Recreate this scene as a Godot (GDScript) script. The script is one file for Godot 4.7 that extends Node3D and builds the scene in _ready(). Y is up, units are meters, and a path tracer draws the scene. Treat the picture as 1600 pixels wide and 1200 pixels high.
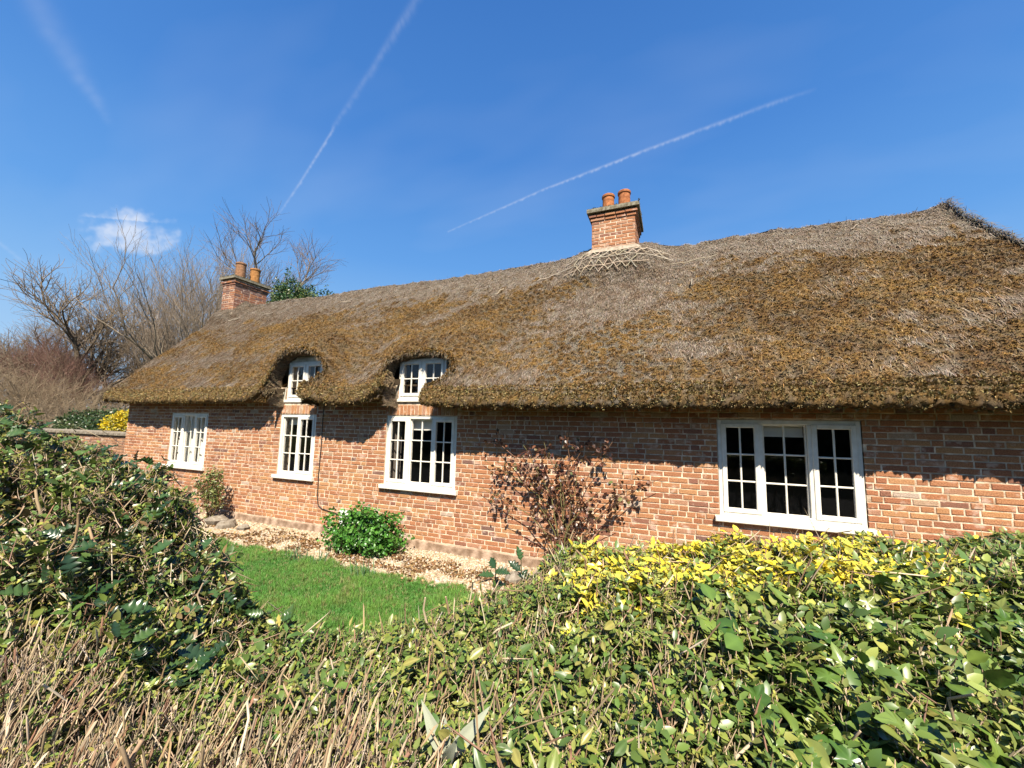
extends Node3D
# A thatched brick cottage behind a mixed garden hedge, in spring sun.
# x runs along the front wall, its face lies at z = 0 and looks towards +z, y is up.

const EYE := Vector3(0.0, 1.96, 5.5)
const YAW := 22.226
const PITCH := 6.073
const ROLL := 1.211
const EXPOSURE := 2.35

var rng := RandomNumberGenerator.new()
var cam_right: Vector3
var cam_up: Vector3
var cam_fwd: Vector3
var hr: Vector3      # level right and level forward of the road-side position, used to lay out the hedge
var hf: Vector3
var taken := {}
var M := {}
var T := {}


# ---------------------------------------------------------------- mesh building
class MB:
	var v := PackedVector3Array()
	var n := PackedVector3Array()
	var c := PackedColorArray()
	var i := PackedInt32Array()

	func tri(p: Vector3, q: Vector3, r: Vector3, col := Color.WHITE) -> void:   # counter-clockwise seen from outside
		var nn := (q - p).cross(r - p).normalized()
		var k := v.size()
		v.append(p); v.append(q); v.append(r)
		n.append(nn); n.append(nn); n.append(nn)
		c.append(col); c.append(col); c.append(col)
		i.append(k); i.append(k + 2); i.append(k + 1)

	func quad(p: Vector3, q: Vector3, r: Vector3, s: Vector3, col := Color.WHITE) -> void:
		var nn := (r - p).cross(s - q).normalized()
		var k := v.size()
		v.append(p); v.append(q); v.append(r); v.append(s)
		for x in 4:
			n.append(nn); c.append(col)
		i.append(k); i.append(k + 2); i.append(k + 1)
		i.append(k); i.append(k + 3); i.append(k + 2)

	func box(a: Vector3, b: Vector3, col := Color.WHITE) -> void:
		quad(Vector3(a.x, a.y, b.z), Vector3(b.x, a.y, b.z), Vector3(b.x, b.y, b.z), Vector3(a.x, b.y, b.z), col)
		quad(Vector3(b.x, a.y, a.z), Vector3(a.x, a.y, a.z), Vector3(a.x, b.y, a.z), Vector3(b.x, b.y, a.z), col)
		quad(Vector3(b.x, a.y, b.z), Vector3(b.x, a.y, a.z), Vector3(b.x, b.y, a.z), Vector3(b.x, b.y, b.z), col)
		quad(Vector3(a.x, a.y, a.z), Vector3(a.x, a.y, b.z), Vector3(a.x, b.y, b.z), Vector3(a.x, b.y, a.z), col)
		quad(Vector3(a.x, b.y, b.z), Vector3(b.x, b.y, b.z), Vector3(b.x, b.y, a.z), Vector3(a.x, b.y, a.z), col)
		quad(Vector3(a.x, a.y, a.z), Vector3(b.x, a.y, a.z), Vector3(b.x, a.y, b.z), Vector3(a.x, a.y, b.z), col)

	# a box whose edges towards +z are chamfered by e
	func soft_box(a: Vector3, b: Vector3, e: float, col := Color.WHITE) -> void:
		var f := [Vector3(a.x + e, a.y + e, b.z), Vector3(b.x - e, a.y + e, b.z), Vector3(b.x - e, b.y - e, b.z), Vector3(a.x + e, b.y - e, b.z)]
		var g := [Vector3(a.x, a.y, b.z - e), Vector3(b.x, a.y, b.z - e), Vector3(b.x, b.y, b.z - e), Vector3(a.x, b.y, b.z - e)]
		var h := [Vector3(a.x, a.y, a.z), Vector3(b.x, a.y, a.z), Vector3(b.x, b.y, a.z), Vector3(a.x, b.y, a.z)]
		quad(f[0], f[1], f[2], f[3], col)
		for k in 4:
			var l := (k + 1) % 4
			quad(g[k], g[l], f[l], f[k], col)
			quad(h[k], h[l], g[l], g[k], col)
		quad(h[3], h[2], h[1], h[0], col)

	func tube(pts: PackedVector3Array, rad: PackedFloat32Array, sides: int, col := Color.WHITE, capped := false) -> void:
		var base := v.size()
		var m := pts.size()
		var side := Vector3.ZERO
		for k in m:
			var d := (pts[mini(k + 1, m - 1)] - pts[maxi(k - 1, 0)]).normalized()
			if side == Vector3.ZERO:
				side = d.cross(Vector3.UP if absf(d.y) < 0.9 else Vector3.RIGHT).normalized()
			else:
				side = (side - d * side.dot(d)).normalized()
			var up := d.cross(side)
			for s in sides:
				var w := TAU * s / sides
				var o := side * cos(w) + up * sin(w)
				v.append(pts[k] + o * rad[k]); n.append(o); c.append(col)
		for k in m - 1:
			for s in sides:
				var p := base + k * sides + s
				var q := base + k * sides + (s + 1) % sides
				i.append(p); i.append(q + sides); i.append(q)
				i.append(p); i.append(p + sides); i.append(q + sides)
		if capped:
			for e in [0, m - 1]:
				var d := (pts[e] - pts[1 if e == 0 else m - 2]).normalized()
				var k := v.size()
				v.append(pts[e]); n.append(d); c.append(col)
				for s in sides:
					v.append(v[base + e * sides + s]); n.append(d); c.append(col)
				for s in sides:
					if e == 0:
						i.append(k); i.append(k + 1 + s); i.append(k + 1 + (s + 1) % sides)
					else:
						i.append(k); i.append(k + 1 + (s + 1) % sides); i.append(k + 1 + s)

	func lathe(at: Vector3, prof: Array, sides: int, col := Color.WHITE) -> void:   # prof: [radius, height] from bottom to top
		for k in prof.size() - 1:
			var r0: float = prof[k][0]
			var r1: float = prof[k + 1][0]
			var y0: float = prof[k][1]
			var y1: float = prof[k + 1][1]
			var sl := Vector2(y1 - y0, r0 - r1).normalized()
			for s in sides:
				var w0 := TAU * s / sides
				var w1 := TAU * (s + 1) / sides
				var d0 := Vector3(cos(w0), 0, -sin(w0))
				var d1 := Vector3(cos(w1), 0, -sin(w1))
				var b := v.size()
				v.append(at + d0 * r0 + Vector3(0, y0, 0)); v.append(at + d1 * r0 + Vector3(0, y0, 0))
				v.append(at + d1 * r1 + Vector3(0, y1, 0)); v.append(at + d0 * r1 + Vector3(0, y1, 0))
				for d in [d0, d1, d1, d0]:
					n.append((d * sl.x + Vector3(0, sl.y, 0)).normalized()); c.append(col)
				i.append(b); i.append(b + 2); i.append(b + 1)
				i.append(b); i.append(b + 3); i.append(b + 2)

	# one normal for all corners that meet at a point
	func smooth() -> void:
		var sum := {}
		for t in range(0, i.size(), 3):
			var nn := (v[i[t + 2]] - v[i[t]]).cross(v[i[t + 1]] - v[i[t]])
			for k in 3:
				var key := v[i[t + k]].snappedf(0.0005)
				sum[key] = sum.get(key, Vector3.ZERO) + nn
		for k in v.size():
			n[k] = sum[v[k].snappedf(0.0005)].normalized()

	func mesh() -> ArrayMesh:
		var a := []
		a.resize(Mesh.ARRAY_MAX)
		a[Mesh.ARRAY_VERTEX] = v
		a[Mesh.ARRAY_NORMAL] = n
		a[Mesh.ARRAY_COLOR] = c
		a[Mesh.ARRAY_INDEX] = i
		var m := ArrayMesh.new()
		m.add_surface_from_arrays(Mesh.PRIMITIVE_TRIANGLES, a)
		return m


# ---------------------------------------------------------------- naming and nesting
func numbered(called: String) -> String:
	if not taken.has(called):
		taken[called] = 0
		return called
	taken[called] += 1
	return "%s_%03d" % [called, taken[called]]


func thing(called: String, label: String, category: String, at := Vector3.ZERO, group := "") -> Node3D:
	var o := Node3D.new()
	o.name = numbered(called)
	add_child(o)
	o.position = at
	tag(o, label, category, group)
	return o


func tag(o: Node3D, label: String, category: String, group := "", kind := "") -> void:
	if label: o.set_meta("label", label)
	if category: o.set_meta("category", category)
	if group: o.set_meta("group", group)
	if kind: o.set_meta("kind", kind)


func part(called: String, m: Mesh, mt: Material, parent: Node3D, at := Vector3.ZERO) -> MeshInstance3D:
	var o := MeshInstance3D.new()
	o.name = called
	o.mesh = m
	o.material_override = mt
	o.position = at
	parent.add_child(o, true)
	return o


func top(called: String, m: Mesh, mt: Material, label: String, category: String, group := "", at := Vector3.ZERO) -> MeshInstance3D:
	var o := MeshInstance3D.new()
	o.name = numbered(called)
	o.mesh = m
	o.material_override = mt
	o.position = at
	add_child(o)
	tag(o, label, category, group)
	return o


func setting(called: String, m: Mesh, mt: Material, kind := "structure") -> MeshInstance3D:
	var o := MeshInstance3D.new()
	o.name = numbered(called)
	o.mesh = m
	o.material_override = mt
	add_child(o)
	o.set_meta("kind", kind)
	return o


# many small copies that nobody could count: one node
func scatter(called: String, m: Mesh, mt: Material, parent: Node3D, xf: Array, cols: PackedColorArray) -> MultiMeshInstance3D:
	var mm := MultiMesh.new()
	mm.transform_format = MultiMesh.TRANSFORM_3D
	mm.use_colors = true
	mm.mesh = m
	mm.instance_count = xf.size()
	for k in xf.size():
		mm.set_instance_transform(k, xf[k])
		mm.set_instance_color(k, cols[k])
	var o := MultiMeshInstance3D.new()
	o.name = called
	o.multimesh = mm
	o.material_override = mt
	parent.add_child(o, true)
	o.set_meta("kind", "stuff")
	return o


# ---------------------------------------------------------------- small maths
func rnd(a: float, b: float) -> float:
	return rng.randf_range(a, b)


func gauss(s := 1.0) -> float:
	return rng.randfn(0.0, s)


func lin(r: float, g: float, b: float) -> Color:
	return Color(r, g, b)


func vary(c: Color, s: float) -> Color:
	var k := 1.0 + rnd(-s, s)
	return Color(c.r * k * (1.0 + rnd(-s, s) * 0.35), c.g * k, c.b * k * (1.0 + rnd(-s, s) * 0.4))


func ramp(x: float, a: float, b: float) -> float:
	return smoothstep(a, b, x)


func table(t: Array, x: float) -> float:
	if x <= t[0][0]:
		return t[0][1]
	for k in range(1, t.size()):
		if x <= t[k][0]:
			return lerpf(t[k - 1][1], t[k][1], (x - t[k - 1][0]) / (t[k][0] - t[k - 1][0]))
	return t[-1][1]


# a basis whose y axis points along d, spun by w about it
func along(d: Vector3, w: float) -> Basis:
	var y := d.normalized()
	var x := y.cross(Vector3(0.31, 0.2, 0.93) if absf(y.z) < 0.9 else Vector3(0.9, 0.3, 0.1)).normalized()
	return Basis(y, w) * Basis(x, y, x.cross(y))


func sized(b: Basis, s: Vector3) -> Basis:
	return Basis(b.x * s.x, b.y * s.y, b.z * s.z)


# where a point of the place shows in a 1600 x 1200 view; x < -9000 when behind
func seen_at(p: Vector3) -> Vector2:
	var d := p - EYE
	var z := d.dot(cam_fwd)
	if z < 0.05:
		return Vector2(-9999, 0)
	return Vector2(800.0 + 620.0 * d.dot(cam_right) / z, 600.0 - 620.0 * d.dot(cam_up) / z)


func towards(px: float, py: float) -> Vector3:
	return cam_fwd + cam_right * ((px - 800.0) / 620.0) + cam_up * ((600.0 - py) / 620.0)


func noise(freq: float, sd: int, kind := FastNoiseLite.TYPE_SIMPLEX_SMOOTH, oct := 3) -> FastNoiseLite:
	var f := FastNoiseLite.new()
	f.noise_type = kind
	f.seed = sd
	f.frequency = freq
	f.fractal_type = FastNoiseLite.FRACTAL_FBM if oct > 1 else FastNoiseLite.FRACTAL_NONE
	f.fractal_octaves = oct
	return f


# ---------------------------------------------------------------- materials
func speckle(called: String, sd: int, freq: float, lo: Color, hi: Color, oct := 4, size := 512) -> NoiseTexture2D:
	var t := NoiseTexture2D.new()
	t.width = size
	t.height = size
	t.seamless = true
	t.noise = noise(freq, sd, FastNoiseLite.TYPE_SIMPLEX_SMOOTH, oct)
	var g := Gradient.new()
	g.set_color(0, lo)
	g.set_color(1, hi)
	t.color_ramp = g
	T[called] = t
	return t


func mat(called: String, c: Color, rough := 0.8, spec := 0.5) -> StandardMaterial3D:
	var m := StandardMaterial3D.new()
	m.resource_name = called
	m.albedo_color = c.linear_to_srgb()
	m.roughness = rough
	m.metallic_specular = spec
	M[called] = m
	return m


func tinted(called: String, rough := 0.8, spec := 0.5) -> StandardMaterial3D:     # colour comes from the vertices or the copies
	var m := mat(called, Color.WHITE, rough, spec)
	m.vertex_color_use_as_albedo = true
	return m


func grained(m: StandardMaterial3D, tex: Texture2D, per_metre: float, bump: Texture2D = null, cm := 0.0) -> StandardMaterial3D:
	m.albedo_texture = tex
	m.uv1_triplanar = true
	m.uv1_world_triplanar = true
	m.uv1_scale = Vector3.ONE * per_metre
	if bump:
		m.heightmap_enabled = true
		m.heightmap_texture = bump
		m.heightmap_scale = cm
	return m


func make_materials() -> void:
	speckle("grit", 3, 0.05, Color(0.70, 0.67, 0.65), Color(1, 1, 1))
	speckle("fine", 5, 0.12, Color(0.55, 0.53, 0.5), Color(1, 1, 1), 3)
	speckle("blotch", 9, 0.012, Color(0.6, 0.56, 0.52), Color(1, 1, 1), 5)
	speckle("bump", 12, 0.09, Color(0, 0, 0), Color(1, 1, 1), 4)
	grained(tinted("brick", 0.9, 0.3), T.grit, 2.4, T.bump, 0.45)
	# lime bloom on old bricks: pale patches with ragged outlines
	var bloom := NoiseTexture2D.new()
	bloom.width = 1024
	bloom.height = 1024
	bloom.seamless = true
	bloom.noise = noise(0.011, 41, FastNoiseLite.TYPE_SIMPLEX_SMOOTH, 6)
	var br := Gradient.new()
	br.offsets = PackedFloat32Array([0.0, 0.64, 0.76, 1.0])
	br.colors = PackedColorArray([Color(0.80, 0.71, 0.64, 0.0), Color(0.80, 0.71, 0.64, 0.02), Color(0.83, 0.76, 0.70, 0.34), Color(0.86, 0.80, 0.75, 0.6)])
	bloom.color_ramp = br
	M.brick.detail_enabled = true
	M.brick.detail_blend_mode = BaseMaterial3D.BLEND_MODE_MIX
	M.brick.detail_uv_layer = BaseMaterial3D.DETAIL_UV_2
	M.brick.detail_albedo = bloom
	M.brick.uv2_triplanar = true
	M.brick.uv2_world_triplanar = true
	M.brick.uv2_scale = Vector3.ONE * 0.45
	grained(mat("mortar", lin(0.88, 0.74, 0.58), 0.95, 0.2), T.blotch, 1.3, T.bump, 0.4)
	grained(mat("render", lin(0.50, 0.38, 0.29), 0.95, 0.2), T.blotch, 0.9, T.bump, 0.3)
	mat("upvc", lin(0.76, 0.74, 0.68), 0.35)
	grained(M.upvc, speckle("film", 77, 0.02, Color(0.90, 0.89, 0.87), Color(1, 1, 1), 5), 0.8)
	grained(mat("painted_board", lin(0.72, 0.70, 0.60), 0.55), T.blotch, 0.7)
	mat("seal", lin(0.03, 0.03, 0.03), 0.6)
	var g := mat("glass", lin(0.10, 0.11, 0.11), 0.02, 0.62)
	g.albedo_color.a = 0.012
	g.transparency = BaseMaterial3D.TRANSPARENCY_ALPHA
	tinted("thatch", 0.95, 0.2)
	grained(M.thatch, T.fine, 3.0, T.bump, 1.2)
	tinted("straw", 0.85, 0.25)
	tinted("moss", 0.95, 0.15)
	grained(mat("slab", lin(0.30, 0.29, 0.23), 0.95, 0.2), T.blotch, 2.1, T.grit, 0.6)
	grained(mat("cement", lin(0.44, 0.39, 0.32), 0.95, 0.2), T.blotch, 1.7, T.grit, 0.5)
	grained(tinted("clay", 0.8, 0.3), T.blotch, 2.0, T.bump, 0.2)
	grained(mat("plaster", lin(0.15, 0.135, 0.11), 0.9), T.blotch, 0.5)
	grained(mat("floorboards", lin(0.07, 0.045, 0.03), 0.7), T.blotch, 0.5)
	mat("cloth", lin(0.68, 0.66, 0.60), 0.9)
	M.cloth.backlight_enabled = true
	M.cloth.backlight = Color(0.5, 0.5, 0.5)
	mat("cable_black", lin(0.015, 0.015, 0.015), 0.5)
	mat("plastic_white", lin(0.72, 0.72, 0.70), 0.5)
	grained(mat("soil", lin(0.055, 0.040, 0.028), 1.0, 0.1), T.blotch, 0.8, T.grit, 2.0)
	grained(mat("turf", lin(0.050, 0.085, 0.018), 1.0, 0.1), T.blotch, 0.7, T.grit, 2.0)
	grained(mat("field", lin(0.09, 0.11, 0.035), 1.0, 0.1), T.blotch, 0.05)
	grained(mat("gravel_base", lin(0.42, 0.34, 0.24), 1.0, 0.1), T.fine, 2.6, T.grit, 2.0)
	grained(mat("asphalt", lin(0.055, 0.055, 0.058), 0.9, 0.3), T.fine, 3.0, T.grit, 0.5)
	grained(tinted("pebble", 0.85, 0.3), T.grit, 3.0)
	tinted("blade", 0.55, 0.4)
	M.blade.backlight_enabled = true
	M.blade.backlight = Color(0.6, 0.6, 0.6)
	tinted("leaf", 0.38, 0.5)
	M.leaf.backlight_enabled = true
	M.leaf.backlight = Color(0.55, 0.55, 0.55)
	tinted("gloss_leaf", 0.30, 0.5)
	M.gloss_leaf.backlight_enabled = true
	M.gloss_leaf.backlight = Color(0.35, 0.35, 0.35)
	tinted("twig", 0.85, 0.25)
	grained(tinted("bark", 0.95, 0.2), T.blotch, 1.4, T.grit, 0.8)
	grained(mat("stone", lin(0.34, 0.31, 0.26), 0.95, 0.2), T.blotch, 2.0, T.grit, 0.8)


# ---------------------------------------------------------------- camera, sky and sun
func make_camera() -> void:
	var yw := deg_to_rad(YAW)
	var pt := deg_to_rad(PITCH)
	var rl := deg_to_rad(ROLL)
	cam_fwd = Vector3(-sin(yw) * cos(pt), sin(pt), -cos(yw) * cos(pt))
	var r := Vector3(cos(yw), 0, -sin(yw))
	var u := r.cross(cam_fwd)
	cam_right = r * cos(rl) + u * sin(rl)
	cam_up = u * cos(rl) - r * sin(rl)
	hr = r
	hf = Vector3(-sin(yw), 0, -cos(yw))
	var c := Camera3D.new()
	c.name = "camera"
	c.fov = rad_to_deg(2.0 * atan(600.0 / 620.0))
	c.near = 0.05
	c.far = 2000.0
	add_child(c)
	c.transform = Transform3D(Basis(cam_right, cam_up, -cam_fwd), EYE)
	c.current = true


const SKY_W := 4096
const SKY_H := 2048
var cover := PackedFloat32Array()

func sky_pixel(d: Vector3) -> Vector2:
	var e := d.normalized()
	return Vector2(fposmod(atan2(e.x, -e.z) / TAU, 1.0) * SKY_W, acos(clampf(e.y, -1, 1)) / PI * SKY_H)


# an aircraft's trail: a soft line through points of the sky, [x, y, width, strength] each
func trail(pts: Array, sd: int) -> void:
	var puff := noise(0.09, sd, FastNoiseLite.TYPE_SIMPLEX_SMOOTH, 3)
	for k in pts.size() - 1:
		var a: Array = pts[k]
		var b: Array = pts[k + 1]
		var steps := int(Vector2(b[0] - a[0], b[1] - a[1]).length() * 1.2)
		for s in steps:
			var f := float(s) / steps
			var nx := puff.get_noise_2d(s + k * 911.0, 0.0)
			var ny := puff.get_noise_2d(s + k * 911.0, 77.0)
			var w := lerpf(a[2], b[2], f) * (1.0 + nx * 0.35)
			var q := lerpf(a[3], b[3], f) * clampf(0.7 + ny * 0.6, 0.3, 1.1)
			var px := sky_pixel(towards(lerpf(a[0], b[0], f) + nx * w * 0.5, lerpf(a[1], b[1], f) + ny * w * 0.5))
			var r := int(ceil(w * 1.3))
			for y in range(int(px.y) - r, int(px.y) + r + 1):
				for x in range(int(px.x) - r, int(px.x) + r + 1):
					var dd := Vector2(x + 0.5 - px.x, y + 0.5 - px.y).length() / w
					if dd < 1.3 and y >= 0 and y < SKY_H / 2:
						var at := y * SKY_W + posmod(x, SKY_W)
						cover[at] = maxf(cover[at], 0.62 * q * exp(-dd * dd * 2.2))


func make_sky() -> void:
	var img := Image.create(SKY_W, SKY_H, false, Image.FORMAT_RGBAF)
	# brightness of clear spring air by height above the horizon, in degrees
	var steps := [[-90.0, Color(0.10, 0.09, 0.07)], [-3.0, Color(0.14, 0.14, 0.12)], [0.0, Color(0.52, 0.69, 0.88)], [5.0, Color(0.44, 0.66, 0.91)], [12.0, Color(0.275, 0.535, 0.90)],
		[22.0, Color(0.138, 0.375, 0.82)], [35.0, Color(0.080, 0.262, 0.69)], [52.0, Color(0.052, 0.190, 0.56)], [90.0, Color(0.040, 0.150, 0.47)]]
	for y in SKY_H:
		var el := 90.0 - (y + 0.5) / SKY_H * 180.0
		var col: Color = steps[-1][1]
		for k in range(1, steps.size()):
			if el < steps[k][0]:
				col = steps[k - 1][1].lerp(steps[k][1], clampf((el - steps[k - 1][0]) / (steps[k][0] - steps[k - 1][0]), 0, 1))
				break
		col = Color(col.r / EXPOSURE, col.g / EXPOSURE, col.b / EXPOSURE)
		img.fill_rect(Rect2i(0, y, SKY_W, 1), col)
	cover.resize(SKY_W * SKY_H / 2)
	trail([[434, 337, 1.5, 0.24], [470, 284, 1.9, 0.60], [519, 205, 2.2, 0.48], [522, 196, 4.0, 0.13], [580, 110, 5.5, 0.17], [620, 45, 6.5, 0.22], [655, -10, 7.5, 0.16]], 21)
	trail([[700, 362, 1.3, 0.36], [850, 296, 1.9, 0.62], [1000, 238, 2.4, 0.62], [1130, 190, 2.8, 0.44], [1210, 160, 2.8, 0.26], [1275, 139, 2.4, 0.05]], 22)
	trail([[40, -30, 15.0, 0.14], [75, 40, 15.0, 0.16], [118, 110, 11.0, 0.18], [150, 155, 7.0, 0.14], [170, 195, 5.0, 0.03]], 23)
	trail([[-10, 372, 2.2, 0.22], [25, 400, 2.0, 0.18], [50, 420, 2.0, 0.04]], 24)
	# one small cloud and thin veils
	var big := noise(1.0, 31, FastNoiseLite.TYPE_SIMPLEX_SMOOTH, 5)
	for y in range(720, 940):
		for x in range(3150, 3550):
			var th := PI * (y + 0.5) / SKY_H
			var ph := TAU * (x + 0.5) / SKY_W
			var d := Vector3(sin(ph) * sin(th), cos(th), -cos(ph) * sin(th))
			var s := seen_at(EYE + d)
			var p := Vector2((s.x - 199.0) / 76.0, (s.y - 365.0) / 35.0)
			p.y -= p.x * 0.18
			if p.length() > 1.9:
				continue
			var nn := big.get_noise_2d(s.x * 0.018, s.y * 0.028)
			var fine := big.get_noise_2d(s.x * 0.06 + 40.0, s.y * 0.06)
			var body := 1.30 - p.length() + nn * 0.38 + fine * 0.16
			body -= 0.35 * ramp(0.35, 0.0, absf(p.x + 0.1)) * ramp(0.0, -0.6, p.y) 
			var at := y * SKY_W + x
			cover[at] = maxf(cover[at], 0.78 * ramp(body, 0.12, 0.85))
	# thin uneven veils of high cloud all over the sky
	var veil := noise(1.0, 35, FastNoiseLite.TYPE_SIMPLEX_SMOOTH, 4)
	for y in range(0, SKY_H / 2, 2):
		var th := PI * (y + 1.0) / SKY_H
		var st := sin(th)
		var ct := cos(th)
		for x in range(0, SKY_W, 2):
			var ph := TAU * (x + 1.0) / SKY_W
			var h := 1.0 / (ct + 0.25)
			var q := clampf(veil.get_noise_2d(sin(ph) * st * h * 0.9 + 3.0, cos(ph) * st * h * 2.2) + 0.12, 0.0, 1.0) * 0.085
			if q > 0.003:
				for o in [0, 1, SKY_W, SKY_W + 1]:
					cover[y * SKY_W + x + o] = maxf(cover[y * SKY_W + x + o], 0.0) + q * (1.0 - cover[y * SKY_W + x + o])
	var white := Color(0.80 / EXPOSURE, 0.86 / EXPOSURE, 0.98 / EXPOSURE)
	for y in SKY_H / 2:
		for x in SKY_W:
			var q := cover[y * SKY_W + x]
			if q > 0.002:
				img.set_pixel(x, y, img.get_pixel(x, y).lerp(white, q))
	var tex := ImageTexture.create_from_image(img)
	var pan := PanoramaSkyMaterial.new()
	pan.panorama = tex
	var sky := Sky.new()
	sky.sky_material = pan
	var e := Environment.new()
	e.background_mode = Environment.BG_SKY
	e.sky = sky
	e.tonemap_mode = Environment.TONE_MAPPER_LINEAR
	e.tonemap_exposure = EXPOSURE
	e.sdfgi_enabled = true
	e.ssao_enabled = true
	e.ssil_enabled = true
	var w := WorldEnvironment.new()
	w.name = "world"
	w.environment = e
	add_child(w)


func make_sun() -> void:
	var s := DirectionalLight3D.new()
	s.name = "sun"
	s.light_energy = 1.6
	s.light_color = Color(1.0, 0.955, 0.88)
	s.light_angular_distance = 0.5
	s.shadow_enabled = true
	add_child(s)
	var el := deg_to_rad(49.5)
	var az := deg_to_rad(27.0)
	var to := Vector3(sin(az) * cos(el), sin(el), cos(az) * cos(el))
	s.look_at_from_position(to * 60.0, Vector3.ZERO, Vector3.UP)


# ---------------------------------------------------------------- the cottage: walls
const WALL_L := -12.4
const WALL_R := 4.15
const COURSE := 0.068
# x0, x1, y0, y1 of the four ground-floor windows (frame and sill), then the two dormers
const OPEN := [[-10.63, -9.32, 0.89, 2.10], [-7.11, -6.17, 0.89, 2.10], [-4.55, -3.17, 0.89, 2.10], [0.486, 1.909, 0.89, 2.10]]
const DORM := [[-7.00, -6.06, 2.33, 3.36], [-4.33, -3.40, 2.33, 3.22]]
const DORM_Z := [0.0, 0.01]
const ARCH := [[-7.14, -6.14], [-4.58, -3.14]]
var brick_tones := [Color(0.50, 0.235, 0.120), Color(0.47, 0.215, 0.110), Color(0.53, 0.265, 0.135), Color(0.57, 0.305, 0.148), Color(0.44, 0.192, 0.102), Color(0.39, 0.172, 0.096),
	Color(0.33, 0.158, 0.108), Color(0.25, 0.142, 0.115), Color(0.51, 0.285, 0.180), Color(0.54, 0.37, 0.25), Color(0.58, 0.47, 0.38)]
var tone_weight := [17, 16, 16, 12, 12, 8, 5, 2, 9, 2, 1]
var brick_mats := []


func pick_tone(orange := 0.0) -> int:
	if orange > 0.0 and rng.randf() < orange:
		return 3 if rng.randf() < 0.6 else 2
	var s := 0
	for w in tone_weight: s += w
	var r := rng.randi() % s
	for k in tone_weight.size():
		r -= tone_weight[k]
		if r < 0:
			return k
	return 0


# brick pieces of a rectangle of wall in its own plane: [x0, x1, y0, y1, tone]
func coursing(x0: float, x1: float, y0: float, y1: float, holes: Array, shift := 0.0, orange_at := -99.0) -> Array:
	var out := []
	var rows := int(floor((y1 - y0) / COURSE + 0.01))
	for j in rows:
		var ya := y0 + j * COURSE + 0.0060
		var yb := y0 + (j + 1) * COURSE - 0.0060
		var spans := [[x0, x1]]
		for h in holes:
			if h[2] < yb - 0.02 and h[3] > ya + 0.02:
				var next := []
				for s in spans:
					if h[1] <= s[0] or h[0] >= s[1]:
						next.append(s)
						continue
					if h[0] - s[0] > 0.03: next.append([s[0], h[0]])
					if s[1] - h[1] > 0.03: next.append([h[1], s[1]])
				spans = next
		for s in spans:
			var x: float = s[0] - (rnd(0.0, 0.12) if j % 2 else rnd(0.08, 0.2)) - shift
			var run := rng.randi() % 3
			while x < s[1] - 0.01:
				run += 1
				var header := run % 4 == 0 if j % 4 != 3 else rng.randf() < 0.7
				var l := (0.098 if header else 0.212) + rnd(-0.008, 0.008)
				var a := maxf(x, s[0])
				var b := minf(x + l, s[1])
				x += l + 0.0125
				if s[1] - x < 0.05 and b < s[1]:
					b = s[1]
				if b - a > 0.03:
					var near := exp(-pow((a - orange_at) / 1.6, 2.0)) * 0.75 * ramp(ya, 1.5, 0.6)
					out.append([a, b - rnd(0.0, 0.003), ya + rnd(-0.002, 0.002), yb + rnd(-0.002, 0.002), pick_tone(near)])
	return out


var brick_shapes := {}

# a brick of unit-free size, its front at z = 0, with worn edges; shared by alike bricks
func brick_shape(l: float, h: float) -> ArrayMesh:
	var k := "%d_%d" % [roundi(l / 0.004), roundi(h / 0.003)]
	if not brick_shapes.has(k):
		var m := MB.new()
		add_brick(m, -l / 2, l / 2, -h / 2, h / 2, 0.0, Color.WHITE)
		brick_shapes[k] = m.mesh()
	return brick_shapes[k]


func add_brick(m: MB, x0: float, x1: float, y0: float, y1: float, z: float, col: Color) -> void:
	m.soft_box(Vector3(x0, y0, z - 0.045), Vector3(x1, y1, z), 0.005, col)


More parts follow.
